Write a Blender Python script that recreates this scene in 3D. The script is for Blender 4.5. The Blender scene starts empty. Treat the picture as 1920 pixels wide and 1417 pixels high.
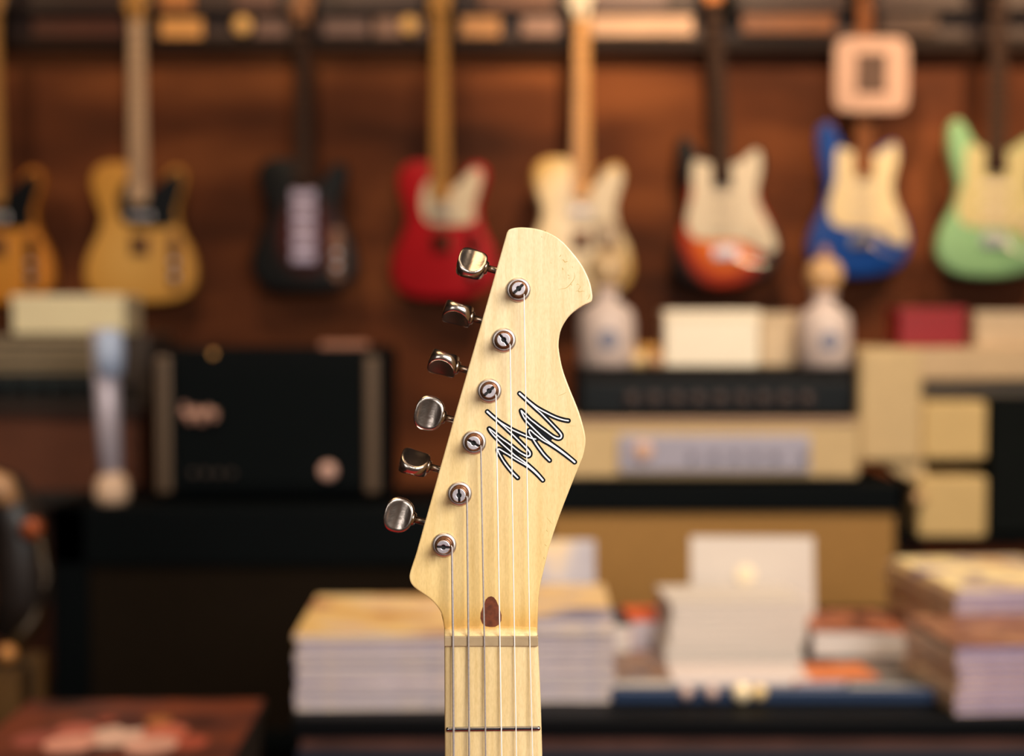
import bpy, bmesh, math, random
from mathutils import Vector, Matrix
random.seed(7)
sc = bpy.context.scene
C = sc.collection
R = math.radians

# ---------------------------------------------------------------- camera
TILT = R(2.33)
CAMZ = 0.97
FPX = 50/36*1920
cam = bpy.data.objects.new('camera', bpy.data.cameras.new('camera'))
C.objects.link(cam)
cam.location = (0, 0, CAMZ)
cam.rotation_euler = (math.pi/2 - TILT, 0, 0)
cam.data.lens = 50
cam.data.sensor_width = 36
cam.data.clip_start = 0.05
cam.data.dof.use_dof = True
cam.data.dof.focus_distance = 0.658
cam.data.dof.aperture_fstop = 4.3
sc.camera = cam

# ---------------------------------------------------------------- light
w = bpy.data.worlds.new('world'); sc.world = w; w.use_nodes = True
w.node_tree.nodes['Background'].inputs[0].default_value = (1.0, 0.82, 0.66, 1)
w.node_tree.nodes['Background'].inputs[1].default_value = 0.12
def area(name, loc, target, size, power, col, sizey=None):
    l = bpy.data.lights.new(name, 'AREA'); l.size = size; l.energy = power; l.color = col
    if sizey: l.shape = 'RECTANGLE'; l.size_y = sizey
    o = bpy.data.objects.new(name, l); C.objects.link(o); o.location = loc
    o.rotation_euler = (Vector(target)-Vector(loc)).to_track_quat('-Z', 'Y').to_euler()
    return o
def spot(name, loc, target, power, col, ang=70, blend=.8, rad=.04):
    l = bpy.data.lights.new(name, 'SPOT'); l.energy = power; l.color = col
    l.spot_size = R(ang); l.spot_blend = blend; l.shadow_soft_size = rad
    o = bpy.data.objects.new(name, l); C.objects.link(o); o.location = loc
    o.rotation_euler = (Vector(target)-Vector(loc)).to_track_quat('-Z', 'Y').to_euler()
    return o
area('window_daylight', (1.05, -.75, 1.75), (0, .66, 1.0), 1.1, 48, (1.0, .95, .88))
area('front_daylight', (-1.2, -2.2, 1.7), (0, .66, 1.0), 1.2, 12, (1.0, .96, .93))
WARM = (1.0, .69, .40)
area('overhead_reflection_light', (-.2, .5, 2.74), (-.2, .55, 0), 1.1, 11, (1.0, .68, .38))  # unseen warm light added overhead for gold reflections on the tuner buttons
for i, (x, p) in enumerate(((-2.0, 30), (-.7, 36), (.55, 112), (1.7, 122))):
    spot('track_spot_light', (x, 3.0, 2.62), (x+.05, 4.1, 1.52), p, WARM, 72)
for i, (x, y, p) in enumerate(((-1.4, 1.9, 62), (.45, 1.4, 62), (1.35, 1.6, 104), (1.2, .4, 24))):
    spot('ceiling_spot_light', (x, y, 2.68), (x*.85, y+.9, .5), p, (1.0, .80, .58), 72, .5)
sc.view_settings.view_transform = 'Standard'
sc.view_settings.look = 'None'
sc.view_settings.exposure = 0.42
sc.view_settings.gamma = 1.0
sc.view_settings.use_curve_mapping = False
sc.cycles.use_denoising = True
sc.cycles.sample_clamp_indirect = 4.0
sc.cycles.max_bounces = 6

# ---------------------------------------------------------------- placing
F = Vector((0, math.cos(TILT), -math.sin(TILT)))
U = Vector((0, math.sin(TILT), math.cos(TILT)))
RT = Vector((1, 0, 0))
def W(px, py, Y):                      # world point seen at pixel px,py on the plane y = Y
    d = F + RT*((px-960)/FPX) - U*((py-708.5)/FPX)
    return Vector((0, 0, CAMZ)) + d*(Y/d.y)

# ---------------------------------------------------------------- materials
def lin(c):
    return tuple(((v/255)/12.92 if v/255 <= .04045 else ((v/255+.055)/1.055)**2.4) for v in c) + (1,)
def mat(name, col, rough=.5, metal=0, var=.0, scale=20, bump=0, bscale=200, coat=0, stretch=None, col2=None, emit=None, estr=0, spec=None):
    m = bpy.data.materials.new(name); m.use_nodes = True
    nt = m.node_tree; N = nt.nodes; L = nt.links; b = N['Principled BSDF']
    b.inputs['Roughness'].default_value = rough
    b.inputs['Metallic'].default_value = metal
    b.inputs['Coat Weight'].default_value = coat
    b.inputs['Coat Roughness'].default_value = .08
    if spec is not None: b.inputs['Specular IOR Level'].default_value = spec
    tc = N.new('ShaderNodeTexCoord'); mp = N.new('ShaderNodeMapping')
    L.new(tc.outputs['Object'], mp.inputs[0])
    if stretch: mp.inputs['Scale'].default_value = stretch
    n = N.new('ShaderNodeTexNoise'); n.inputs['Scale'].default_value = scale; n.inputs['Detail'].default_value = 5
    L.new(mp.outputs[0], n.inputs['Vector'])
    r = N.new('ShaderNodeValToRGB'); L.new(n.outputs[0], r.inputs[0])
    a = lin(col); c2 = lin(col2) if col2 else a
    r.color_ramp.elements[0].position = .3; r.color_ramp.elements[1].position = .7
    r.color_ramp.elements[0].color = tuple(v*(1-var) for v in a[:3])+(1,)
    r.color_ramp.elements[1].color = tuple(min(1, v*(1+var*.6)) for v in c2[:3])+(1,)
    L.new(r.outputs[0], b.inputs['Base Color'])
    if bump:
        n2 = N.new('ShaderNodeTexNoise'); n2.inputs['Scale'].default_value = bscale; L.new(mp.outputs[0], n2.inputs['Vector'])
        bp = N.new('ShaderNodeBump'); bp.inputs['Strength'].default_value = bump; bp.inputs['Distance'].default_value = .002
        L.new(n2.outputs[0], bp.inputs['Height']); L.new(bp.outputs[0], b.inputs['Normal'])
    if emit:
        b.inputs['Emission Color'].default_value = lin(emit); b.inputs['Emission Strength'].default_value = estr
    return m
def sunburst(name, centre, r, stops, rough=.5):
    """body finish: colour bands spread out from the middle of the body, as sprayed"""
    m = bpy.data.materials.new(name); m.use_nodes = True
    nt = m.node_tree; N = nt.nodes; L = nt.links; b = N['Principled BSDF']
    b.inputs['Roughness'].default_value = rough; b.inputs['Specular IOR Level'].default_value = .3
    tc = N.new('ShaderNodeTexCoord'); mp = N.new('ShaderNodeMapping'); L.new(tc.outputs['Object'], mp.inputs[0])
    mp.inputs['Location'].default_value = (-centre[0]/r[0], 0, -centre[1]/r[1])
    mp.inputs['Scale'].default_value = (1/r[0], 0, 1/r[1])
    g = N.new('ShaderNodeVectorMath'); g.operation = 'LENGTH'; L.new(mp.outputs[0], g.inputs[0])
    rp = N.new('ShaderNodeValToRGB'); L.new(g.outputs['Value'], rp.inputs[0])
    rp.color_ramp.interpolation = 'EASE'
    rp.color_ramp.elements[0].position = stops[0][0]; rp.color_ramp.elements[0].color = lin(stops[0][1])
    rp.color_ramp.elements[1].position = stops[1][0]; rp.color_ramp.elements[1].color = lin(stops[1][1])
    for p, c in stops[2:]:
        e = rp.color_ramp.elements.new(p); e.color = lin(c)
    L.new(rp.outputs[0], b.inputs['Base Color'])
    return m
def print_mat(name, cols, scale=6, rough=.35, seed=0, stretch=(1, 1, 1)):
    """printed cover: patches of ink colours"""
    m = bpy.data.materials.new(name); m.use_nodes = True
    nt = m.node_tree; N = nt.nodes; L = nt.links; b = N['Principled BSDF']
    b.inputs['Roughness'].default_value = rough
    tc = N.new('ShaderNodeTexCoord'); mp = N.new('ShaderNodeMapping'); L.new(tc.outputs['Object'], mp.inputs[0])
    mp.inputs['Location'].default_value = (seed*3.7, seed*1.3, 0); mp.inputs['Scale'].default_value = stretch
    n = N.new('ShaderNodeTexNoise'); n.inputs['Scale'].default_value = scale; n.inputs['Detail'].default_value = 2
    L.new(mp.outputs[0], n.inputs['Vector'])
    rp = N.new('ShaderNodeValToRGB'); L.new(n.outputs[0], rp.inputs[0])
    k = len(cols)
    els = rp.color_ramp.elements
    for i, c in enumerate(cols):
        p = .32 + .36*i/(k-1)
        if i < 2: e = els[i]; e.position = p
        else: e = els.new(p)
        e.color = lin(c)
    L.new(rp.outputs[0], b.inputs['Base Color'])
    return m

# ---------------------------------------------------------------- mesh helpers
def new(name, bm, m=None, parent=None, smooth=False):
    me = bpy.data.meshes.new(name); bm.normal_update(); bm.to_mesh(me); bm.free()
    if smooth:
        for p in me.polygons: p.use_smooth = True
    o = bpy.data.objects.new(name, me); C.objects.link(o)
    if m is not None:
        for q in (m if isinstance(m, (list, tuple)) else [m]): me.materials.append(q)
    if parent is not None: o.parent = parent
    return o
def tag(o, label=None, cat=None, group=None, kind=None):
    if label: o['label'] = label
    if cat: o['category'] = cat
    if group: o['group'] = group
    if kind: o['kind'] = kind
    return o
def empty(name, loc=(0, 0, 0), rot=(0, 0, 0), label=None, cat=None, group=None):
    o = bpy.data.objects.new(name, None); C.objects.link(o); o.empty_display_size = .05
    o.location = loc; o.rotation_euler = rot
    return tag(o, label, cat, group)
def copy_tree(o, parent=None):
    c = o.copy(); C.objects.link(c)
    if parent is not None: c.parent = parent
    for ch in [q for q in bpy.data.objects if q.parent == o]: copy_tree(ch, c)
    return c
def B(): return bmesh.new()
def box(bm, x0, x1, y0, y1, z0, z1, bev=0, seg=2):
    t = bmesh.new()
    v = [t.verts.new((x, y, z)) for x in (x0, x1) for y in (y0, y1) for z in (z0, z1)]
    for f in ((0,1,3,2),(4,6,7,5),(0,4,5,1),(2,3,7,6),(0,2,6,4),(1,5,7,3)): t.faces.new([v[i] for i in f])
    bmesh.ops.recalc_face_normals(t, faces=t.faces[:])
    if bev: bmesh.ops.bevel(t, geom=t.edges[:], offset=bev, segments=seg, affect='EDGES', profile=.5)
    merge(bm, t)
    return bm
def merge(bm, t, M=None):
    if M is not None: t.transform(M)
    me = bpy.data.meshes.new('tmp'); t.to_mesh(me); t.free(); bm.from_mesh(me); bpy.data.meshes.remove(me)
def tube(bm, pts, r, seg=10, cap=True):
    t = bmesh.new(); rings = []
    pts = [Vector(p) for p in pts]
    rs = r if isinstance(r, (list, tuple)) else [r]*len(pts)
    for i, p in enumerate(pts):
        d = (pts[min(i+1, len(pts)-1)] - pts[max(i-1, 0)]).normalized()
        a = Vector((0, 0, 1)) if abs(d.z) < .9 else Vector((1, 0, 0))
        u = d.cross(a).normalized(); v = d.cross(u).normalized()
        rings.append([t.verts.new(p + u*math.cos(2*math.pi*k/seg)*rs[i] + v*math.sin(2*math.pi*k/seg)*rs[i]) for k in range(seg)])
    for a, b in zip(rings, rings[1:]):
        for k in range(seg): t.faces.new((a[k], a[(k+1) % seg], b[(k+1) % seg], b[k]))
    if cap: t.faces.new(rings[0]); t.faces.new(rings[-1])
    bmesh.ops.recalc_face_normals(t, faces=t.faces[:])
    merge(bm, t); return bm
def lathe(bm, prof, seg=24, M=None):     # prof: (radius, height) about local z
    t = bmesh.new(); rings = []
    for r, z in prof:
        if r < 1e-6: rings.append([t.verts.new((0, 0, z))])
        else: rings.append([t.verts.new((r*math.cos(2*math.pi*k/seg), r*math.sin(2*math.pi*k/seg), z)) for k in range(seg)])
    for a, b in zip(rings, rings[1:]):
        for k in range(seg):
            k2 = (k+1) % seg
            vs = [a[k % len(a)], a[k2 % len(a)], b[k2 % len(b)], b[k % len(b)]]
            u = []
            for q in vs:
                if q not in u: u.append(q)
            if len(u) > 2: t.faces.new(u)
    bmesh.ops.recalc_face_normals(t, faces=t.faces[:])
    merge(bm, t, M); return bm
def spline(P, n=6):
    out = []; k = len(P)
    for i in range(k):
        p0, p1, p2, p3 = P[i-1], P[i], P[(i+1) % k], P[(i+2) % k]
        for s in range(n):
            t = s/n
            out.append(tuple(.5*((2*p1[j]) + (-p0[j]+p2[j])*t + (2*p0[j]-5*p1[j]+4*p2[j]-p3[j])*t*t + (-p0[j]+3*p1[j]-3*p2[j]+p3[j])*t**3) for j in (0, 1)))
    return out
def slab(bm, P, z0, z1, bev=0, seg=3, M=None):    # outline in x,y extruded z0..z1, rims rounded
    t = bmesh.new()
    v = [t.verts.new((x, y, z1)) for x, y in P]
    f = t.faces.new(v)
    g = bmesh.ops.extrude_face_region(t, geom=[f])
    bmesh.ops.translate(t, vec=(0, 0, z0-z1), verts=[q for q in g['geom'] if isinstance(q, bmesh.types.BMVert)])
    bmesh.ops.recalc_face_normals(t, faces=t.faces[:])
    if bev:
        E = [e for e in t.edges if abs(e.verts[0].co.z - e.verts[1].co.z) < 1e-9]
        bmesh.ops.bevel(t, geom=E, offset=bev, segments=seg, affect='EDGES', profile=.5)
    merge(bm, t, M); return bm
XZ = Matrix(((1, 0, 0, 0), (0, 0, -1, 0), (0, 1, 0, 0), (0, 0, 0, 1)))   # x,y,z -> x, -z, y : outline upright, thickness towards the camera

# ---------------------------------------------------------------- palette
M_nickel = mat('aged_nickel', (214, 200, 188), .24, 1, .12, 90, .05, 400)
M_post = mat('post_top_nickel', (216, 208, 214), .42, 1, .12, 500)
M_nickel_dark = mat('brown_nickel', (128, 88, 66), .3, 1, .25, 200, 0)  # brown reflections of the post grooves put into the nickel colour
M_washer = mat('nickel_washer', (214, 204, 196), .42, 1, .1, 120)
M_steel = mat('fret_steel', (150, 150, 155), .22, 1)
M_black_gap = mat('dark_slot', (8, 7, 6), .7)
M_black = mat('black_tolex', (2, 6, 8), .6, 0, .2, 60, .4, 500, spec=.1)
M_black_gloss = mat('black_plastic', (6, 9, 14), .4, spec=.25)
M_cream_tolex = mat('cream_tolex', (208, 178, 130), .6, 0, .06, 30, .3, 500)
M_cream_warm = mat('aged_cream_tolex', (214, 180, 120), .6, 0, .06, 30, .3, 500)
M_white_plastic = mat('aged_white_plastic', (222, 208, 184), .35, 0, .04, 30)
M_maple_far = mat('maple_neck', (190, 138, 72), .3, 0, .1, 20, stretch=(6, 6, 1))
M_rosewood = mat('rosewood', (40, 20, 12), .6, 0, .3, 30, stretch=(8, 8, 1), spec=.15)
M_chrome = mat('chrome', (200, 196, 200), .38, 1)
M_farfret = mat('dim_fret', (110, 80, 56), .6)
M_brass = mat('brass', (215, 160, 80), .25, 1)
M_paper = mat('white_paper', (208, 197, 188), .7, 0, .03, 8)
M_paper_warm = mat('ivory_card', (240, 222, 190), .6, 0, .03, 8)

# ================================================================ THE SETTING
def wall_material():
    m = bpy.data.materials.new('stained_wood_wall'); m.use_nodes = True
    nt = m.node_tree; N = nt.nodes; L = nt.links; b = N['Principled BSDF']
    b.inputs['Roughness'].default_value = .7; b.inputs['Specular IOR Level'].default_value = .1
    tc = N.new('ShaderNodeTexCoord'); mp = N.new('ShaderNodeMapping'); L.new(tc.outputs['Object'], mp.inputs[0])
    mp.inputs['Scale'].default_value = (.8, 1, 2.6)
    n = N.new('ShaderNodeTexNoise'); n.inputs['Scale'].default_value = 1.7; n.inputs['Detail'].default_value = 6
    L.new(mp.outputs[0], n.inputs['Vector'])
    r = N.new('ShaderNodeValToRGB'); L.new(n.outputs[0], r.inputs[0])
    r.color_ramp.elements[0].position = .33; r.color_ramp.elements[0].color = lin((60, 33, 22))
    r.color_ramp.elements[1].position = .7; r.color_ramp.elements[1].color = lin((132, 77, 43))
    e = r.color_ramp.elements.new(.5); e.color = lin((92, 50, 29))
    L.new(r.outputs[0], b.inputs['Base Color'])
    return m
M_wall = wall_material()
WY = 4.16
struct = lambda n, bm, m: tag(new(n, bm, m), kind='structure')
struct('wall_back', box(B(), -3.2, 3.4, WY, WY+.1, 0, 2.8), M_wall)
M_side = mat('dark_side_wall', (70, 42, 30), .7, 0, .15, 3)
struct('wall_left', box(B(), -3.3, -3.2, -2.8, WY+.1, 0, 2.8), M_side)
struct('wall_right', box(B(), 3.4, 3.5, -2.8, WY+.1, 0, 2.8), M_side)
struct('wall_front', box(B(), -3.2, 3.4, -2.9, -2.8, 0, 2.8), mat('plaster_wall', (190, 170, 150), .8, 0, .1, 3))
struct('ceiling', box(B(), -3.3, 3.5, -2.9, WY+.1, 2.8, 2.9), mat('ceiling_paint', (70, 56, 46), .9, 0, .1, 3))
struct('floor', box(B(), -3.3, 3.5, -2.9, WY+.1, -.1, 0), mat('dark_floor', (40, 26, 20), .5, 0, .3, 4, stretch=(1, 6, 1)))

tag(new('red_reflector', box(B(), -.7, .8, -.3, 1.1, .0, .012, .003), mat('crimson_reflector', (170, 16, 22), .9, 0, .1, 30)), 'unseen crimson sheet added on the floor to redden the tuner button reflections', 'red_reflector')  # unseen sheet added to put red reflections into the tuner buttons
# ---- hanging rail along the top of the wall
def px_box(bm, x0, x1, y0, y1, Y, depth, bev=.002, Yb=None):
    a = W(x0, y1, Y); b = W(x1, y0, Y)
    return box(bm, a.x, b.x, Y, Y+depth, a.z, b.z, bev)
M_rail = mat('dark_glossy_rail', (34, 20, 13), .5, 0, .3, 3, spec=.15)
rail = empty('display_rail', W(960, 92, WY), label='long dark wooden rail across the top of the brown wall holding cards and guitar necks', cat='rail')
def child_box(name, parent, x0, x1, y0, y1, Y, depth, m, bev=.002):
    o = new(name, px_box(B(), x0, x1, y0, y1, Y, depth, bev), m, parent)
    o.matrix_parent_inverse = Matrix.Translation(-parent.location)
    if any(parent.rotation_euler): o.matrix_parent_inverse = parent.matrix_basis.inverted()
    return o
child_box('backboard', rail, -700, 2700, -170, 84, 4.145, .013, mat('rail_backboard', (58, 34, 24), .5, 0, .2, 4), 0)
child_box('lower_ledge', rail, -700, 2700, 70, 92, 4.10, .045, M_rail)
child_box('middle_strip', rail, -700, 2700, 19, 29, 4.12, .025, mat('dark_strip', (22, 14, 12), .4))
child_box('box_ledge', rail, -700, 2700, 17, 19.6, 4.095, .025, M_rail, 0)
child_box('upper_strip', rail, -700, 2700, -40, -30, 4.12, .025, M_rail)
cards = [(60, 235, 33, 66, (84, 46, 32), 'dim brown card on the rail left of the pale-necked guitar'),
         (300, 378, 31, 68, (236, 170, 96), 'bright gold card on the rail right of the pale-necked guitar'),
         (478, 536, 33, 66, (128, 96, 84), 'grey card on the rail right of the small round gold glint disc'),
         (604, 690, 33, 64, (122, 92, 82), 'mauve-grey card on the rail beside the dark sunburst guitar neck'),
         (702, 796, 30, 66, (150, 112, 92), 'grey-pink card on the rail left of the red guitar neck'),
         (862, 938, 28, 66, (196, 140, 84), 'tan card on the rail right of the red guitar neck'),
         (978, 1050, 28, 64, (158, 122, 104), 'pinkish grey card on the rail left of the white guitar neck'),
         (1108, 1300, 26, 64, (206, 166, 134), 'long pale pink card on the rail right of the white guitar neck'),
         (1388, 1566, 22, 58, (124, 76, 36), 'wide olive-brown card on the rail left of the square sign'),
         (1652, 1760, 23, 62, (66, 44, 30), 'dark brown card on the rail above the square sign')]
for x0, x1, y0, y1, c, lab in cards:
    a = W(x0, y1, 4.105); b = W(x1, y0, 4.105)
    o = new('rail_card', box(B(), 0, b.x-a.x, 0, .012, 0, b.z-a.z, .003), mat('card_print', c, .35, 0, .12, 12))
    o.location = (a.x, 4.108, a.z-.004)
    tag(o, lab, 'card', 'cards along the hanging rail')
for x0, x1, c, lab in ((300, 360, (200, 130, 70), 'small amber box on the upper shelf right of the pale guitar neck'), (440, 520, (110, 74, 60), 'small mauve box on the upper shelf above the round gold glint disc'),
                       (640, 790, (70, 46, 38), 'dark brown box on the upper shelf left of the red guitar neck'), (900, 1040, (120, 80, 56), 'brown box on the upper shelf between red and white guitar necks'), (1110, 1250, (110, 84, 76), 'grey box on the upper shelf right of the white guitar neck')):
    a = W(x0, 17, 4.10); b = W(x1, -22, 4.10)
    o = new('shelf_box', box(B(), 0, b.x-a.x, 0, .018, 0, b.z-a.z, .003), mat('box_card', c, .4, 0, .1, 12))
    o.location = (a.x, 4.100, a.z); tag(o, lab, 'box', 'small boxes above the hanging rail')
for px, lab in ((455, 'round gold disc imitating a glint on the rail right of the bright gold card'), (768, 'round gold disc imitating a glint on the rail left of the red guitar neck')):  # bright discs standing in for out-of-focus glints along the rail
    p = W(px, 48, 4.09)
    o = new('rail_glint', lathe(B(), [(0, 0), (.024, 0), (.027, .004), (.022, .010), (.008, .013), (0, .0135)], 20, Matrix.Rotation(R(90), 4, 'X')), mat('gold_glint', (255, 200, 120), .5), smooth=True)
    o.location = p; tag(o, lab, 'button', 'round gold glint discs on the rail')

# ================================================================ GUITARS ON THE WALL
T_BODY = [(-28,392),(-60,400),(-100,398),(-130,376),(-138,336),(-124,286),(-110,242),(-120,198),(-144,150),(-159,100),(-155,52),(-122,16),(-65,2),(0,0),(65,2),(122,16),(155,52),(159,100),(146,150),(122,196),(108,238),(110,278),(124,318),(132,356),(118,384),(92,384),(70,360),(50,326),(28,318)]
S_BODY = [(-28,356),(-48,364),(-66,386),(-82,414),(-102,434),(-124,424),(-132,388),(-128,340),(-114,290),(-104,245),(-116,195),(-146,140),(-161,88),(-150,42),(-108,11),(-40,0),(40,3),(108,20),(150,58),(162,108),(146,163),(116,213),(104,255),(110,298),(122,338),(122,370),(104,388),(80,374),(54,356),(28,350)]
T_GUARD = [(-50,330),(-28,344),(28,318),(52,330),(84,362),(112,372),(124,346),(112,300),(100,258),(104,226),(70,214),(20,214),(-30,218),(-56,244),(-62,290)]
S_GUARD = [(-78,362),(-52,358),(-28,350),(28,346),(56,352),(86,374),(108,376),(112,330),(100,285),(96,250),(108,212),(132,160),(146,110),(126,92),(92,104),(50,128),(0,136),(-50,138),(-92,150),(-108,190),(-98,235),(-86,275),(-86,320)]
mm = lambda P: [(x/1000, y/1000) for x, y in P]
def strings_bm(z0, z1, yy):
    bm = B()
    for k in range(6):
        x = (-.025+.01*k)
        tube(bm, [(x, yy, z0), (x*.72, yy+.002, z1)], .0003, 4)
    return bm
def wall_guitar(name, px, pyb, kind, body_m, guard_m, neck_m, board_m, head_m, label, yaw=0, roll=0, tuned=None, scale=1.0, pick='single'):
    # one wall guitar with its hanger
    base = W(px, pyb, 4.09)
    g = empty('electric_guitar', (base.x, 4.105, base.z), (0, R(roll), R(yaw)), label, 'guitar', 'electric guitars hung along the brown wall')
    g.scale = (scale, 1, scale*(1.0 if kind == 'T' else 1.035))
    T = kind == 'T'
    body = new('body', slab(B(), spline(mm(T_BODY if T else S_BODY), 4), 0.005, .049, .009 if T else .013, 3, XZ), body_m, g, True)
    pg = new('pickguard', slab(B(), spline(mm(T_GUARD if T else S_GUARD), 4), .049, .0515, 0, 1, XZ), guard_m, g)
    # neck
    bm = B()
    t = bmesh.new(); rings = []
    for z, hw in ((.315, .028), (.40, .0272), (.62, .0235), (.798, .0215)):
        rings.append([t.verts.new(v) for v in ((-hw, -.058, z), (hw, -.058, z), (hw*1.0, -.050, z), (hw*.62, -.037, z), (-hw*.62, -.037, z), (-hw, -.050, z))])
    for a, b in zip(rings, rings[1:]):
        for k in range(6): t.faces.new((a[k], a[(k+1) % 6], b[(k+1) % 6], b[k]))
    t.faces.new(rings[0]); t.faces.new(rings[-1]); bmesh.ops.recalc_face_normals(t, faces=t.faces[:]); merge(bm, t)
    neck = new('neck', bm, neck_m, g)
    fb = B(); t = bmesh.new(); rings = []
    for z, hw in ((.285, .0285), (.62, .0235), (.795, .0215)):
        rings.append([t.verts.new(v) for v in ((-hw, -.0605, z), (0, -.062, z), (hw, -.0605, z), (hw, -.058, z), (-hw, -.058, z))])
    for a, b in zip(rings, rings[1:]):
        for k in range(5): t.faces.new((a[k], a[(k+1) % 5], b[(k+1) % 5], b[k]))
    t.faces.new(rings[0]); t.faces.new(rings[-1]); bmesh.ops.recalc_face_normals(t, faces=t.faces[:]); merge(fb, t)
    fbo = new('fretboard', fb, board_m, g)
    for k in range(1, 22):
        z = .795 - .648*(1-2**(-k/12)); hw = .0215 + (.795-z)/.51*.007
        new('fret', box(B(), -hw, hw, -.063, -.0615, z-.001, z+.001), M_farfret, fbo)
    # headstock
    H = [(-21,795),(-23,815),(-38,835),(-36,850),(-12,950),(-2,972),(20,978),(34,962),(30,940),(18,925),(24,900),(36,880),(30,850),(22,820),(21,795)]
    hd = new('headstock', slab(B(), spline(mm(H), 4), .040, .054, .002, 2, XZ), head_m, g, False)
    for k in range(6):
        f = k/5; p = (-.037+.026*f-.012, -.045, .850+.095*f)
        new('tuner', tube(B(), [(p[0]+.02, -.04, p[2]), (p[0], -.04, p[2])], .003, 8), M_chrome, hd)
    # hardware
    zb = .155 if T else .135
    if T:
        new('bridge', box(B(), -.026, .026, -.054, -.049, zb-.02, zb+.035, .002), M_chrome if pick != 'dark' else M_nickel_dark, g)
        new('control_plate', slab(B(), [(x+.098, y) for x, y in [( .016*math.cos(a), (.062 if math.sin(a) > 0 else -.062)+.016*math.sin(a)+.115) for a in [2*math.pi*i/20 for i in range(20)]]], .049, .051, 0, 1, XZ), M_chrome if pick != 'dark' else M_nickel_dark, g)
        for dz in (.075, .115): new('control_knob', lathe(B(), [(0, 0), (.009, 0), (.0085, .014), (0, .015)], 14, Matrix.Translation((.098, -.051, dz)) @ Matrix.Rotation(R(90), 4, 'X')), M_chrome, g)
        new('pickup', box(B(), -.036, .036, -.0575, -.05, .236, .256, .003), M_chrome, g)
    else:
        new('bridge', box(B(), -.036, .036, -.057, -.049, .085, .118, .002), M_chrome, g)
        for z in (.16, .205, .252):
            new('pickup', box(B(), -.041, .041, -.0565, -.051, z-.009, z+.009, .003), M_white_plastic if pick != 'dark' else M_black_gloss, g)
        for kx, kz in ((.078, .165), (.098, .142), (.112, .115)): new('control_knob', lathe(B(), [(0, 0), (.012, 0), (.009, .012), (0, .013)], 14, Matrix.Translation((kx, -.0515, kz)) @ Matrix.Rotation(R(90), 4, 'X')), M_white_plastic, g)
        new('tremolo_arm', tube(B(), [(.02, -.06, .10), (.05, -.075, .07), (.11, -.075, .06)], .0025, 6), M_chrome, g)
    st = new('strings', strings_bm(zb, .795, -.064), mat('dim_string', (96, 66, 44), .6), g); st['kind'] = 'stuff'
    # hook that carries it
    hz = base.z + .80*scale
    hk = empty('guitar_hanger', (base.x, 4.118, hz), (0, 0, R(yaw*.5)), 'black wall hanger behind the headstock of the ' + tuned, 'hanger', 'wall hangers')
    bm = B(); tube(bm, [(0, 0, .02), (0, -.10, .02)], .006, 8)
    tube(bm, [(-.034, -.10, .012), (-.034, -.04, .02), (0, -.03, .02), (.034, -.04, .02), (.034, -.10, .012)], .005, 8)
    new('yoke', bm, M_black, hk); new('wall_plate', box(B(), -.02, .02, -.012, 0, -.03, .06, .004), M_black, hk)
    return g
M_butter = sunburst('butterscotch_finish', (-.03, .14), (.30, .38), [(0, (222, 172, 92)), (.55, (206, 150, 66)), (1, (176, 108, 36))])
M_amber = sunburst('amber_finish', (0, .14), (.30, .38), [(0, (214, 146, 56)), (.55, (206, 130, 40)), (1, (150, 80, 24))])
M_dark_burst = sunburst('dark_sunburst_finish', (.01, .17), (.15, .19), [(0, (110, 34, 16)), (.45, (70, 20, 12)), (.75, (12, 8, 6)), (1, (5, 6, 6))])
M_red = mat('red_finish', (176, 10, 26), .5, 0, .1, 5)
M_white_fin = sunburst('aged_white_finish', (0, .2), (.20, .26), [(0, (244, 232, 212)), (.6, (234, 214, 176)), (.9, (206, 168, 96)), (1, (190, 140, 66))])
M_three_burst = sunburst('three_colour_sunburst', (.0, .17), (.185, .24), [(0, (236, 150, 40)), (.42, (222, 110, 30)), (.62, (170, 50, 20)), (.78, (24, 10, 8)), (1, (12, 8, 8))])
M_blue = mat('blue_finish', (0, 62, 146), .5, 0, .1, 5)
M_surf = mat('surf_green_finish', (126, 172, 126), .5, 0, .06, 5)
M_cream_guard = mat('cream_guard', (222, 204, 166), .4, 0, .03, 10)
M_mint_guard = mat('mint_guard', (190, 178, 130), .4, 0, .03, 10)
M_pale_maple = mat('pale_maple', (206, 172, 138), .35, 0, .1, 20, stretch=(6, 6, 1))
wall_guitar('g', 3, 570, 'T', M_amber, M_black_gloss, M_maple_far, M_maple_far, M_maple_far, 'amber single-cutaway electric guitar with black pickguard, cut by the left frame edge', tuned='leftmost amber guitar', pick='dark')
wall_guitar('g', 269, 568, 'T', M_butter, M_black_gloss, M_maple_far, M_pale_maple, M_maple_far, 'butterscotch electric guitar with black pickguard and pale neck on brown wall', tuned='butterscotch guitar', pick='dark')
g3 = wall_guitar('g', 574, 548, 'T', M_dark_burst, M_dark_burst, M_rosewood, M_rosewood, mat('dark_head', (150, 96, 50), .35), 'dark sunburst electric guitar with dark neck and bright chrome pickups', tuned='dark sunburst guitar', scale=.95, pick='dark')
for z in (.105, .15, .195, .24, .285):
    new('chrome_cover', box(B(), -.036, .036, -.062, -.050, z-.018, z+.018, .004), mat('pale_cover', (196, 182, 206), .35, .3), g3)
wall_guitar('g', 839, 560, 'T', M_red, M_white_plastic, M_maple_far, M_maple_far, M_maple_far, 'cherry red electric guitar with white pickguard and maple neck', yaw=-18, tuned='red guitar', scale=.98, pick='dark')
wall_guitar('g', 1081, 556, 'T', M_white_fin, M_white_plastic, mat('honey_maple', (216, 160, 96), .3, 0, .08, 20), mat('honey_board', (216, 160, 96), .3, 0, .08, 20), M_white_plastic, 'aged white electric guitar with maple neck behind the large headstock tip', yaw=12, tuned='white guitar', scale=.98, pick='dark')
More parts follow.
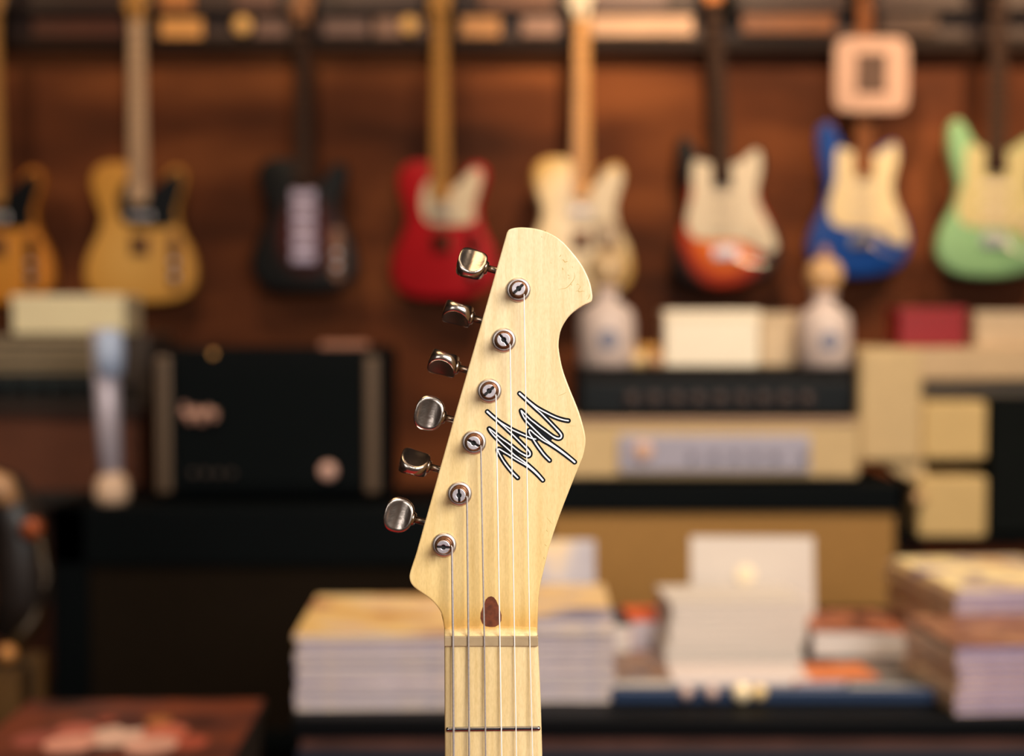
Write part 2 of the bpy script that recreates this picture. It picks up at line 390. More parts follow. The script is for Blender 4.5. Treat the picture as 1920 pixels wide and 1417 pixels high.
wall_guitar('g', 1366, 541, 'S', M_three_burst, M_white_plastic, M_rosewood, M_rosewood, mat('amber_head', (200, 120, 50), .35), 'double-cutaway three-colour sunburst guitar with white pickguard', roll=-3, yaw=-10, tuned='three-colour sunburst guitar', scale=.98)
wall_guitar('g', 1602, 520, 'S', M_blue, M_cream_guard, mat('brown_neck', (140, 84, 44), .35), mat('brown_board', (130, 76, 40), .4), mat('orange_head', (206, 130, 66), .35), 'bright blue double-cutaway guitar with cream pickguard below the square sign', yaw=14, tuned='blue guitar', scale=.97)
wall_guitar('g', 1856, 521, 'S', M_surf, M_mint_guard, M_rosewood, M_rosewood, mat('orange_head2', (206, 120, 46), .35), 'pale surf green double-cutaway guitar cut by the right frame edge', yaw=0, tuned='pale green guitar')

# ---- square tag hanging before the blue guitar's neck
p = W(1636, 208, 4.0); q = W(1636, 57, 4.0)
sg = empty('square_sign', (p.x, 4.02, p.z), label='rounded square pinkish card with dark square centre hanging over blue guitar neck', cat='sign')
h = (q.z-p.z)/2*.93
Rr = [(a*h*(abs(math.cos(t))**.3)*(1 if math.cos(t) >= 0 else -1), h + h*(abs(math.sin(t))**.3)*(1 if math.sin(t) >= 0 else -1)) for a in (1,) for t in [2*math.pi*(i+.5)/40 for i in range(40)]]
new('card', slab(B(), Rr, 0, .006, .001, 2, XZ), mat('pink_card', (190, 154, 136), .6, 0, .06, 12), sg)
new('centre_print', box(B(), -.042, .040, -.0085, -.0062, h-.052, h+.058, .001), mat('dark_print', (84, 58, 42), .5, 0, .4, 30), sg)
new('hanging_cord', tube(B(), [(-.01, -.003, 2*h-.01), (0, -.004, 2*h+.06), (.01, -.003, 2*h-.01)], .0015, 6), M_black, sg)

# ================================================================ AMPLIFIERS
def wbox(name, x0, x1, y0, y1, Y, depth, m, parent, bev=.004, seg=2):
    """box whose front face covers the given pixels at distance Y, stored relative to its parent's base"""
    a = W(x0, y1, Y); b = W(x1, y0, Y); L = parent.location
    return new(name, box(B(), a.x-L.x, b.x-L.x, Y-L.y, Y+depth-L.y, a.z-L.z, b.z-L.z, bev, seg), m, parent)
def knob(name, px, py, Y, r, d, m, parent, prof=None):
    p = W(px, py, Y) - parent.location
    return new(name, lathe(B(), prof or [(0, 0), (r, 0), (r*.95, d*.4), (r*.75, d), (0, d)], 16, Matrix.Translation(p) @ Matrix.Rotation(R(90), 4, 'X')), m, parent, True)
def at(px, py, Y): return W(px, py, Y)

# right speaker cabinet with olive grille
cab = empty('speaker_cabinet', (at(1370, 960, 3.2).x, 3.2, 0), label='black speaker cabinet with olive-brown grille cloth under the cream amp head', cat='speaker cabinet')
zt = W(1000, 905, 3.2).z; a = W(1015, 905, 3.2).x; b = W(1700, 905, 3.2).x
def cabinet(e, x0, x1, top, Y, depth, lip, side, grille_m, tolex):
    L = e.location
    bm = B(); z1 = top
    box(bm, x0-L.x, x1-L.x, .03, depth, 0.03, z1, .008)           # box behind grille
    box(bm, x0-L.x, x0-L.x+side, 0, .04, .03, z1, .006); box(bm, x1-L.x-side, x1-L.x, 0, .04, .03, z1, .006)
    box(bm, x0-L.x, x1-L.x, 0, .04, z1-lip, z1, .006); box(bm, x0-L.x, x1-L.x, 0, .04, .03, .08, .006)
    new('shell', bm, tolex, e)
    new('grille_cloth', box(B(), x0-L.x+side, x1-L.x-side, .012, .03, .08, z1-lip, .002), grille_m, e)
    for sx in (x0-L.x+.05, x1-L.x-.05):
        for sy in (.06, depth-.06): new('foot', lathe(B(), [(0, 0), (.018, 0), (.022, .03), (0, .03)], 12, Matrix.Translation((sx, sy, 0))), M_black_gloss, e)
M_olive = mat('olive_grille_cloth', (164, 120, 62), .8, 0, .08, 60, .3, 900)
M_dkgrille = mat('dark_grille_cloth', (26, 18, 10), .9, 0, .15, 60, .3, 900, spec=.1)
cabinet(cab, a, b, zt, 3.2, .34, W(0, 905, 3.2).z-W(0, 962, 3.2).z, .022, M_olive, M_black)
# left speaker cabinet
cab2 = empty('speaker_cabinet', (at(480, 960, 3.05).x, 3.05, 0), label='large black speaker cabinet with dark grille under the black amp head at left', cat='speaker cabinet')
zt2 = W(0, 948, 3.05).z
cabinet(cab2, W(82, 0, 3.05).x, W(985, 0, 3.05).x, zt2, 3.05, .36, W(0, 948, 3.05).z-W(0, 1062, 3.05).z, .078, M_dkgrille, M_black)

# black amp head on the left cabinet
hd = empty('guitar_amplifier', (W(500, 0, 3.1).x, 3.1, zt2), label='black amp head with metal edge trims and one pale jewel on left cabinet', cat='amplifier')
wbox('shell', 284, 728, 652, 932, 3.12, .24, M_black, hd, .012, 3)
wbox('front_panel', 330, 682, 690, 912, 3.11, .02, mat('black_front_cloth', (3, 8, 10), .7, 0, .1, 50, spec=.1), hd)
M_trim = mat('grey_metal_trim', (112, 92, 74), .4, .6)
for x0, x1 in ((292, 318), (684, 710)): wbox('edge_trim', x0, x1, 668, 925, 3.105, .02, M_trim, hd, .006)
zz = zt2
M_pinkmetal = mat('pinkish_logo_metal', (178, 134, 116), .4, .3)
bm = B(); p0 = W(343, 800, 3.1)-hd.location; sx = 3.1/FPX
for (ax, ay, bx, by) in ((2, 44, 14, 10), (14, 10, 24, 36), (24, 36, 36, 8), (36, 8, 48, 36), (48, 36, 62, 14), (0, 26, 66, 26)):
    tube(bm, [(p0.x+ax*sx, -.004, p0.z+ay*sx), (p0.x+bx*sx, -.004, p0.z+by*sx)], .0065, 6)
new('logo_plate', bm, M_pinkmetal, hd)
knob('jewel_lamp', 615, 883, 3.108, .020, .012, mat('pink_jewel', (222, 176, 160), .3, 0), hd)
for k in range(4): knob('small_badge_stud', 362+24*k, 888, 3.108, .008, .006, mat('dim_stud', (64, 52, 46), .4, .3), hd)
# carrying handle and top brackets with a bright ball standing in for a highlight
hp = W(440, 652, 3.2)-hd.location
wbox('top_bracket', 598, 690, 640, 662, 3.14, .06, mat('copper_bracket', (160, 108, 84), .4, .3), hd, .006)
wbox('top_bracket', 345, 396, 650, 664, 3.14, .05, mat('dim_bracket', (84, 52, 30), .4, .3), hd, .006)
p = W(401, 664, 3.13)-hd.location
new('highlight_ball', lathe(B(), [(0, -.012)]+[(.012*math.sin(t), -.012*math.cos(t)) for t in (.5, 1, 1.57, 2.1, 2.6)]+[(0, .012)], 14, Matrix.Translation(p)), mat('highlight_gold', (255, 190, 110), .3, .2), hd, True)  # pale gold ball imitating the highlight on the head's top edge

# cream head with silver panel on the right cabinet, and black head on it
ch = empty('guitar_amplifier', (W(1345, 0, 3.2).x, 3.2, zt), label='cream amp head with silver-blue control panel below the black amp head', cat='amplifier')
wbox('shell', 1062, 1612, 783, 896, 3.2, .26, M_cream_tolex, ch, .008, 3)
wbox('control_panel', 1160, 1520, 816, 884, 3.19, .02, mat('silver_panel', (170, 164, 180), .4, .15, .06, 20), ch, .003)
wbox('top_moulding', 1066, 1608, 786, 794, 3.192, .02, mat('pink_moulding', (190, 146, 118), .4), ch)
knob('pilot_lamp', 1206, 846, 3.188, .023, .010, mat('salmon_lamp', (226, 182, 158), .35), ch)
for px in (1300, 1340, 1378, 1416, 1454, 1510): knob('control_knob', px, 854, 3.188, .009, .012, mat('grey_knob', (134, 128, 146), .4), ch)
M_gr = mat('grey_foot_rubber', (20, 20, 20), .7)
bm = B(); a = W(1075, 896, 3.2)-ch.location
for px in (1090, 1580):
    p = W(px, 896, 3.2)-ch.location
    new('foot', box(B(), p.x-.015, p.x+.015, .02, .24, 0, p.z+.004, .003), M_gr, ch)
zb = W(0, 783, 3.2).z
bh = empty('guitar_amplifier', (W(1345, 0, 3.2).x, 3.2, zb), label='black amp head with row of dim knobs stacked on the cream amp head', cat='amplifier')
wbox('shell', 1082, 1606, 689, 783, 3.2, .25, mat('dark_grey_tolex', (20, 17, 16), .6, 0, .1, 40, spec=.1), bh, .006)
wbox('control_panel', 1090, 1598, 714, 778, 3.192, .02, mat('black_panel', (4, 9, 12), .4, spec=.2), bh)
for px in (1185, 1226, 1268, 1308, 1349, 1390, 1430, 1470, 1511):
    knob('control_knob', px, 748, 3.19, .017, .018, mat('taupe_knob', (70, 54, 50), .45), bh)
zh = W(0, 689, 3.2).z

# things on top of the black head
def decanter(pxc, pyb, Y, k, label, stop_m, tall):
    p = W(pxc, pyb, Y)
    d = empty('decanter', (p.x, Y, zh), label=label, cat='decanter', group='white decanters on the black amp head')
    prof = [(0, 0), (.056, 0), (.064, .006), (.064, .10), (.058, .125), (.036, .142), (.024, .150), (.022, .165), (.03, .17), (.03, .176), (.018, .178), (0, .178)]
    new('vessel', lathe(B(), [(r*k, z*k) for r, z in prof], 28), mat('pinkish_white_glaze', (226, 204, 194), .45, 0, .1, 14), d, True)
    new('label_plate', lathe(B(), [(0, 0), (.022*k, 0), (.022*k, .002), (0, .003)], 20, Matrix.Translation((0, -.0635*k, .062*k)) @ Matrix.Rotation(R(90), 4, 'X')), mat('blue_grey_label', (120, 120, 140), .4), d)
    rs = .044*k; z0 = .178*k
    n = 12
    new('stopper', lathe(B(), [(rs*math.sin(math.pi*i/n), z0+rs*.93-rs*math.cos(math.pi*i/n)) for i in range(n+1)], 24), stop_m, d, True)
    z1 = z0 + 1.86*rs
    if tall: new('finial', lathe(B(), [(.0, z1-.004), (.020*k, z1+.006), (.030*k, z1+.02*k), (.031*k, z1+.045*k), (.022*k, z1+.062*k), (0, z1+.07*k)], 20), mat('pale_glaze', (214, 184, 150), .35), d, True)
    else: new('finial', lathe(B(), [(0, z1-.004), (.010*k, z1+.003), (.013*k, z1+.018*k), (0, z1+.03*k)], 16), mat('rose_glaze', (190, 140, 116), .35), d, True)
    return d
decanter(1137, 692, 3.26, 1.02, 'white decanter with tall pale stopper just right of the headstock', mat('ivory_stopper', (222, 186, 138), .35, 0, .1, 20), True)
decanter(1544, 688, 3.26, .96, 'white decanter with round amber-white stopper on right end of black amp head', mat('amber_stopper', (224, 176, 122), .2, 0, .3, 26), False)
def shelf_box(name, x0, x1, y0, Y, depth, zbase, m, label, cat='box', bev=.004, group=None, sub=None, lid=None):
    a = W(x0, 700, Y); b = W(x1, y0, Y)
    e = empty(name, ((a.x+b.x)/2, Y, zbase), label=label, cat=cat, group=group)
    hw = (b.x-a.x)/2; H = b.z-zbase
    new('carton', box(B(), -hw, hw, 0, depth, 0, H*.82 if lid else H, bev), m, e)
    if lid: new('lid', box(B(), -hw-.002, hw+.002, -.002, depth+.002, H*.82, H, bev*.7), lid, e)
    return e
shelf_box('cream_box', 1246, 1424, 581, 3.28, .12, zh, mat('bright_cream_card', (255, 240, 215), .5, 0, .03, 10), 'large bright cream box on the black amp head between two decanters', lid=mat('cream_lid', (255, 236, 206), .5))
shelf_box('cream_box', 1426, 1494, 586, 3.30, .10, zh, mat('beige_card', (214, 186, 148), .5, 0, .05, 10), 'small beige box on the black amp head touching the large cream box', lid=mat('beige_lid', (206, 178, 140), .5))
for px, r, c, lab in ((1197, .020, (240, 206, 150), 'pale gold round knob on black amp head beside the left decanter'), (1230, .018, (206, 160, 120), 'copper round knob on black amp head beside the cream box')):
    p = W(px, 690, 3.24)
    o = new('round_knob', lathe(B(), [(0, 0), (r*.8, 0), (r, r*.5), (r*.95, r*1.2), (r*.6, r*1.7), (0, r*1.9)], 20), mat('round_brass', c, .3, .1), smooth=True)
    o.location = (p.x, 3.24, zh); tag(o, lab, 'knob', 'round knobs on the amp head')
p = W(1212, 690, 3.33)
o = new('brass_bowl', lathe(B(), [(0, 0), (.02, 0), (.034, .03), (.036, .05), (.033, .05), (.03, .03), (0, .006)], 24), mat('ochre_bowl', (196, 140, 60), .4), smooth=True)
o.location = (p.x, 3.33, zh); tag(o, 'small ochre bowl behind the two round knobs on the black amp head', 'bowl')

# cream combo amplifiers at right
Yc = 3.3
co = empty('combo_amplifier', (W(1750, 0, Yc).x, Yc+.02, W(0, 1010, Yc).z), label='cream combo amp with recessed grey control strip right of the amp heads', cat='amplifier')
wbox('side_panel', 1610, 1733, 652, 868, Yc, .26, M_cream_tolex, co, .014, 3)
wbox('top_panel', 1722, 2150, 652, 714, Yc, .26, mat('pale_cream_tolex', (204, 172, 132), .6, 0, .06, 30), co, .01, 3)
wbox('control_panel', 1733, 2150, 714, 742, Yc+.03, .2, mat('grey_control_strip', (96, 84, 70), .45), co)
wbox('baffle', 1730, 1852, 752, 862, Yc, .24, M_cream_warm, co, .01, 3)
wbox('back_panel', 1700, 2150, 700, 975, Yc+.2, .05, mat('dark_back', (20, 20, 20), .7), co)
wbox('speaker_grille', 1856, 2150, 742, 1000, Yc+.01, .2, mat('dark_grey_cloth', (14, 17, 16), .8, 0, .2, 40, spec=.1), co)
wbox('lower_baffle', 1722, 1852, 893, 1008, Yc, .24, M_cream_warm, co, .01, 3)
t = B(); L = co.location
poly = [W(1640, 850, Yc+.02), W(1735, 850, Yc+.02), W(1740, 1000, Yc+.02), W(1724, 1000, Yc+.02), W(1716, 905, Yc+.02), W(1680, 888, Yc+.02)]
P2 = [(v.x-L.x, v.z-L.z) for v in poly]
new('side_brace', slab(B(), P2, -.22, 0, .006, 2, XZ), M_cream_tolex, co)
knob('corner_glint', 1722, 934, Yc+.0, .018, .014, mat('pale_copper', (206, 166, 118), .35, .3), co)  # bright disc standing in for a blurred glint
# stand under combo
bs = empty('amp_stand', (W(1850, 0, 3.35).x, 3.35, 0), label='black stand under the cream combo amp at right', cat='stand')
zc = co.location.z
bm = B(); x0 = W(1722, 0, Yc).x-bs.location.x; x1 = W(2150, 0, Yc).x-bs.location.x
for sx in (x0+.02, x1-.02):
    tube(bm, [(sx, 0, 0), (sx, 0, zc)], .014, 8); tube(bm, [(sx, .16, 0), (sx, .16, zc)], .014, 8)
new('legs_frame', bm, M_black, bs)
new('deck', box(B(), x0, x1, -.03, .18, zc-.02, zc, .004), M_black, bs)
zc2 = W(0, 652, Yc).z
shelf_box('red_box', 1686, 1812, 577, Yc+.08, .12, zc2, mat('crimson_card', (150, 16, 24), .5, 0, .08, 10), 'dark red box on top of the cream combo amp', lid=mat('crimson_lid', (158, 18, 26), .5))
shelf_box('cream_box', 1828, 2010, 584, Yc+.06, .14, zc2, mat('beige_print', (214, 184, 146), .5, 0, .12, 30), 'beige box at the right frame edge on the cream combo amp', lid=mat('beige_lid2', (220, 192, 156), .5))

# left: grey amp with light box on a shelf
sh = empty('shelf_unit', (W(60, 0, 3.45).x, 3.45, 0), label='brown wooden shelf unit under the grey amp at far left', cat='shelf')
zs = W(0, 752, 3.45).z; L = sh.location; xa = W(-300, 0, 3.45).x-L.x; xb = W(262, 0, 3.45).x-L.x
M_shelf = mat('brown_shelf_wood', (104, 56, 32), .5, 0, .2, 8, stretch=(1, 1, 6))
new('top_board', box(B(), xa, xb, 0, .4, zs-.035, zs, .003), mat('dark_shelf_wood', (44, 28, 18), .5), sh)
new('drawer_front', box(B(), xa, xb, .02, .04, zs-.22, zs-.035, .003), M_shelf, sh)
new('back_panel', box(B(), xa, xb, .38, .40, 0, zs-.035, 0), M_shelf, sh)
new('lower_board', box(B(), xa, xb, 0, .38, zs-.26, zs-.22, .003), mat('dark_shelf_wood2', (34, 26, 20), .5), sh)
for x in (xa, xb-.02): new('side_board', box(B(), x, x+.02, .02, .38, 0, zs-.035, .002), M_shelf, sh)
ga = empty('guitar_amplifier', (W(60, 0, 3.4).x, 3.45, zs), label='grey-fronted amp head with dark knob row on the brown shelf at far left', cat='amplifier')
L = ga.location; H = W(0, 626, 3.4).z-zs; xa = W(-260, 0, 3.45).x-L.x; xb = W(272, 0, 3.45).x-L.x
new('shell', box(B(), xa, xb, .01, .26, 0, H, .008), mat('dark_brown_tolex', (60, 46, 36), .6, 0, .1, 40), ga)
xb2 = W(180, 0, 3.45).x-L.x
new('grille_cloth', box(B(), xa+.02, xb2, 0, .02, H*.42, H-.008, .003), mat('grey_grille', (150, 130, 100), .7, 0, .15, 40), ga)
for k in range(3):
    z = H*(.5+.16*k); new('grille_bar', box(B(), xa+.02, xb2, -.004, .002, z, z+.008, .001), mat('grey_bar', (90, 78, 62), .6), ga)
new('control_panel', box(B(), xa+.02, xb2, 0, .02, .012, H*.38, .003), mat('dark_teal_panel', (18, 28, 28), .5), ga)
for k in range(12): new('control_knob', lathe(B(), [(0, 0), (.014, 0), (.011, .02), (0, .02)], 14, Matrix.Translation((xa+.06+.052*k, 0, H*.20)) @ Matrix.Rotation(R(90), 4, 'X')), M_black_gloss, ga)
e = shelf_box('cream_box', 24, 232, 553, 3.46, .16, zs+H, mat('lit_cream_card', (255, 236, 190), .5, 0, .06, 10), 'cream box on top of the grey amp below the butterscotch guitar', lid=mat('lit_cream_lid', (255, 238, 196), .5))

# pale stand post left of the black head
Yp = 2.98
pz = zt2
ps = empty('post_lamp', (W(197, 0, 3.09).x, 3.10, zt2), label='pale metal post with bluish cap and round foot, left of the black amp head', cat='lamp')
L = ps.location; p_bot = W(203, 930, 3.10)-L; p_top = W(197, 615, 3.10)-L
new('post', tube(B(), [(0, 0, .03), (p_top.x*.6, 0, p_top.z*.5), (p_top.x, 0, p_top.z)], [.022, .026, .030], 18), mat('pale_lavender_metal', (206, 194, 206), .35, .2, .05, 10), ps, True)
new('cap', lathe(B(), [(0, -.05), (.027, -.045), (.031, 0), (.029, .04), (.015, .052), (0, .055)], 20, Matrix.Translation((p_top.x+.016, -.02, p_top.z-.055))), mat('pale_blue_cap', (190, 206, 236), .35), ps, True)
new('round_foot', lathe(B(), [(0, 0), (.034, 0), (.038, .02), (.034, .05), (.018, .07), (0, .072)], 22), mat('beige_foot', (226, 190, 160), .4), ps, True)

# seat at the left frame edge
st = empty('chair', (W(-10, 0, 2.35).x, 2.35, 0), label='dark chair with tan top rail at the left frame edge', cat='chair')
L = st.location
def wp(px, py, Y=2.35): return tuple(W(px, py, Y)-L)
new('backrest', tube(B(), [wp(-120, 905), wp(-60, 895), wp(10, 925), wp(35, 985), wp(45, 1120), wp(15, 1190)], [.03, .034, .04, .045, .045, .03], 12), mat('dark_leather', (34, 26, 22), .45, 0, .2, 20), st, True)
new('top_rail', tube(B(), [wp(-120, 908, 2.31), wp(-50, 893, 2.31), wp(5, 915, 2.31), wp(24, 945, 2.31)], [.022, .024, .024, .016], 12), mat('tan_rail', (176, 132, 92), .4, 0, .2, 15), st, True)
new('rail_stud', lathe(B(), [(0, 0), (.018, 0), (.016, .02), (0, .024)], 14, Matrix.Translation(wp(64, 990, 2.31)) @ Matrix.Rotation(R(90), 4, 'X')), mat('copper_stud', (150, 70, 28), .35, .3), st, True)
new('arm', tube(B(), [wp(64, 985, 2.33), wp(80, 1080, 2.34), wp(70, 1160, 2.33), wp(14, 1225, 2.3)], .012, 10), mat('bronze_arm', (58, 42, 20), .4, .3), st, True)
new('arm_ball', lathe(B(), [(.016*math.sin(math.pi*i/8), -.016*math.cos(math.pi*i/8)) for i in range(9)], 14, Matrix.Translation(wp(14, 1226, 2.28))), mat('bronze_ball', (186, 126, 66), .35, .1), st, True)
new('seat', box(B(), -.45, .03, -.06, .09, wp(0, 1290)[2]-.05, wp(0, 1250)[2], .02), mat('dark_seat', (28, 22, 18), .6), st)
for x in (-.42, -.0):
    for y in (-.05, .06): new('leg', box(B(), x, x+.045, y-.015, y+.02, 0, wp(0, 1240)[2], .004), mat('olive_wood', (92, 62, 24), .5, 0, .2, 20), st)

# ================================================================ TABLE AND PRINTED THINGS
TZ = W(600, 1335, 1.93).z
YF = 1.90
tx0 = W(538, 0, YF).x; tx1 = 1.9
tb = empty('display_table', ((tx0+tx1)/2, YF, 0), label='low black display table with navy skirt carrying the magazine stacks', cat='table')
hw = (tx1-tx0)/2
new('table_top', box(B(), -hw, hw, 0, .75, TZ-.028, TZ, .003), mat('black_table_laminate', (3, 5, 7), .5, 0, .1, 8, spec=.12), tb)
new('wooden_apron', box(B(), -hw+.01, hw-.01, .012, .03, TZ-.046, TZ-.028, 0), mat('brown_apron', (92, 56, 44), .5, 0, .4, 10), tb)
new('skirt_panel', box(B(), -hw+.005, hw-.005, .006, .02, .03, TZ-.046, .002), mat('navy_panel', (9, 20, 36), .5, 0, .15, 5), tb)
for sx in (-hw+.03, hw-.07):
    for sy in (.03, .68): new('leg', box(B(), sx, sx+.04, sy, sy+.04, 0, TZ-.046, .003), M_black, tb)

def magazine_proto(wd, dp, th, cover_m, page_m, name='magazine', curve=.0):
    e = empty(name)
    new('page_block', box(B(), -wd/2+.001, wd/2-.001, .001, dp-.001, .0006, th-.0006, 0), page_m, e)
    bm = B(); box(bm, -wd/2, wd/2, 0, dp, th-.0006, th, 0); box(bm, -wd/2, wd/2, 0, dp, 0, .0006, 0); box(bm, -wd/2-.0006, -wd/2, 0, dp, 0, th, 0)
    new('cover', bm, cover_m, e)
    return e
M_page = [mat('page_edges_a', (222, 208, 200), .7, 0, .05, 60), mat('page_edges_b', (190, 178, 186), .7, 0, .05, 60), mat('page_edges_c', (222, 206, 190), .7, 0, .05, 60)]
ORD = ['topmost', 'second', 'third', 'fourth', 'fifth', 'sixth', 'seventh', 'eighth', 'ninth', 'tenth', 'eleventh', 'twelfth', 'thirteenth', 'fourteenth', 'fifteenth']
def stack(x, y, z, rz, n, wd, dp, th, covers, pages, lab_top, lab_mid, group, dx=0):
    protos = []
    for k in range(n):
        if k < len(protos_cache.get(group, [])): pass
        top = k == n-1
        if top or k < 2 or k == n-2: e = magazine_proto(wd, dp, th*.94, covers[-1] if top else covers[k % (len(covers)-1)], pages[k % len(pages)])
        else: e = copy_tree(protos[k % 2])
        if not top: protos.append(e)
        e.location = (x + random.uniform(-.004, .004) + dx*k, y + random.uniform(-.004, .004), z + th*k)
        e.rotation_euler = (0, 0, rz + random.uniform(-.012, .012))
        tag(e, lab_top if top else ('bottommost magazine of the ' if k == 0 else ORD[n-1-k] + ' magazine from the top of the ') + lab_mid, 'magazine', group)
protos_cache = {}
cv = print_mat('cover_spine_mix', [(190, 176, 190), (160, 148, 176), (214, 190, 164), (110, 110, 160)], 20)
cv2 = print_mat('cover_spine_mix_b', [(206, 196, 206), (150, 140, 170), (200, 180, 160)], 25, seed=3)
coverA = print_mat('gold_cream_cover', [(170, 110, 84), (214, 170, 116), (238, 196, 124), (234, 204, 156), (226, 190, 160)], 7, .4, 1, (1, 1.6, 1))
coverB = print_mat('cream_blue_cover', [(110, 110, 140), (150, 144, 164), (222, 186, 134), (232, 196, 140), (196, 180, 176)], 6, .4, 4, (1, 1.6, 1))
# left stack 548..850 ; right stack 850..1155
xl = W(700, 0, 1.95).x; xr = W(1004, 0, 1.99).x
stack(xl, 1.945, TZ, R(1.5), 12, .216, .28, .0088, [cv, cv2, coverA], M_page, 'cream and gold magazine cover topping the stack left of the guitar neck', 'stack left of the guitar neck', 'magazines in the stack left of the neck')
stack(xr, 1.985, TZ, R(-1), 13, .222, .28, .0088, [cv2, cv, coverB], M_page, 'cream and blue-grey magazine cover topping the stack right of the guitar neck', 'stack right of the guitar neck', 'magazines in the stack right of the neck')
# taller catalogue leaning up behind the right stack (pale, seen beside the headstock)
bk = empty('catalogue', (W(1035, 0, 2.27).x, 2.30, TZ+.010), (R(-38), 0, R(-2)), 'pale blue-grey catalogue leaning behind the magazines just right of the headstock', 'book')
new('page_block', box(B(), -.10, .072, 0, .012, 0, .19, .001), M_page[0], bk)
new('cover', box(B(), -.102, .074, -.0015, 0, 0, .192, 0), print_mat('blue_grey_print', [(214, 186, 146), (170, 164, 172), (140, 138, 156), (186, 176, 176)], 7, .5, 2), bk)
new('back_cover', box(B(), -.102, .074, .012, .0135, 0, .192, 0), M_paper, bk)

# right stacks
cvR = [print_mat('violet_spines', [(236, 200, 150), (196, 160, 126), (240, 210, 170)], 25, seed=5), print_mat('violet_spines_b', [(240, 206, 150), (190, 160, 140), (226, 190, 150)], 25, seed=6)]
coverC = print_mat('brown_text_cover', [(96, 62, 50), (150, 100, 76), (110, 70, 56), (190, 140, 104)], 14, .4, 7, (1, 2, 1))
coverD = print_mat('white_blue_cover', [(60, 66, 150), (252, 226, 170), (246, 224, 170), (150, 130, 140), (240, 206, 150), (170, 100, 60)], 5.5, .4, 3, (1, 1.2, 1))
M_pageV = [mat('violet_page_edges', (186, 168, 196), .7, 0, .05, 60), mat('violet_page_edges_b', (150, 138, 172), .7, 0, .05, 60), mat('pale_page_edges', (206, 190, 206), .7, 0, .05, 60)]
stack(W(1790, 0, 1.92).x+.122, 1.925, TZ-.0, R(4), 11, .216, .205, .0086, cvR+[coverC], M_pageV, 'brown-lettered magazine cover on the front stack at the right frame edge', 'front stack at the right frame edge', 'magazines in the front right stack')
stack(W(1700, 0, 2.2).x+.182, 2.15, TZ, R(5), 15, .225, .30, .0086, cvR+[coverD], M_pageV, 'cream and blue magazine cover on the taller rear stack at right', 'taller rear stack at right', 'magazines in the rear right stack')

# leaflet pile + card in the middle
Yl = 2.2
lx = W(1384, 0, Yl).x
for k in range(9):
    e = empty('booklet', (lx-.006*0+random.uniform(-.003, .003)+.0016*k, Yl+.002*k, TZ+.0105*k), (0, 0, R(3)+random.uniform(-.015, .015)))
    new('pages', box(B(), -.108, .108, 0, .15, 0, .0096, .0005), M_paper, e)
    new('cover', box(B(), -.109, .109, -.001, .151, .0096, .0102, 0), M_paper, e)
    tag(e, 'topmost white booklet of the white pile mid table, cover in full view' if k == 8 else ('bottommost' if k == 0 else ORD[8-k]) + ' white booklet ' + ('' if k == 0 else 'from the top ') + 'of the white pile mid table', 'booklet', 'white booklets piled mid table')
cs = empty('card_sign', (W(1420, 0, 2.38).x, 2.38, TZ), (R(-8), 0, R(-2)), 'blank white card sign standing behind the white booklet pile', 'sign')
zc3 = W(0, 1008, 2.38).z-TZ
hwc = (W(1534, 0, 2.38).x-W(1298, 0, 2.38).x)/2
new('card', box(B(), -hwc, hwc, -.003, 0, 0, zc3, .001), M_paper, cs)
new('easel_back', box(B(), -.03, .03, 0, .05, .012, zc3*.6, .002), M_black, cs)
new('holder_clip', lathe(B(), [(0, 0), (.017, 0), (.015, .004), (0, .005)], 18, Matrix.Translation((-.012, -.003, zc3*.62)) @ Matrix.Rotation(R(90), 4, 'X')), M_paper_warm, cs)
# low white box in front of the pile
e = shelf_box('white_tray', 1262, 1522, 1272, 2.06, .1, TZ, mat('white_tray_card', (214, 200, 196), .6), 'low white tray in front of the white booklet pile', 'tray')
# flat magazines lying around the pile
flat = [(1158, 1152, 2.28, 2.28, .05, .14, 0, [(40, 44, 50), (24, 40, 54), (60, 60, 70)], 'dark navy magazine lying flat left of the white booklet pile', .045),
        (1226, 0, 2.29, 2.29, .065, .12, 4, [(206, 70, 24), (224, 100, 36), (150, 50, 24)], 'orange magazine standing flat just left of the white booklet pile', .05),
        (1190, 0, 2.06, 2.06, .13, .17, 3, [(70, 80, 96), (120, 90, 74), (150, 120, 100), (54, 70, 96)], 'grey-blue patterned magazine at the table front right of the guitar neck', .012),
        (1634, 0, 2.25, 2.25, .165, .17, -3, [(60, 30, 26), (130, 60, 40), (196, 120, 84), (80, 40, 34), (30, 26, 40)], 'brown and red picture magazine right of the white booklet pile', .04),
        (1585, 0, 2.06, 2.06, .13, .10, 6, [(206, 110, 50), (216, 124, 66), (190, 90, 44)], 'bright orange magazine at the table front right of the white pile', .012),
        (1690, 0, 2.04, 2.04, .13, .15, -4, [(60, 80, 90), (84, 96, 104), (120, 100, 84), (50, 66, 84)], 'blue-grey magazine at the table front left of the right stack', .010)]
for i, (px, _, Y, _2, wd, dp, rz, cols, lab, th) in enumerate(flat):
    e = magazine_proto(wd, dp, th, print_mat('flat_cover_print', cols, 16, .4, i+11), M_page[i % 3])
    e.location = (W(px, 0, Y).x, Y, TZ); e.rotation_euler = (0, 0, R(rz)); tag(e, lab, 'magazine', 'single magazines laid on the table')
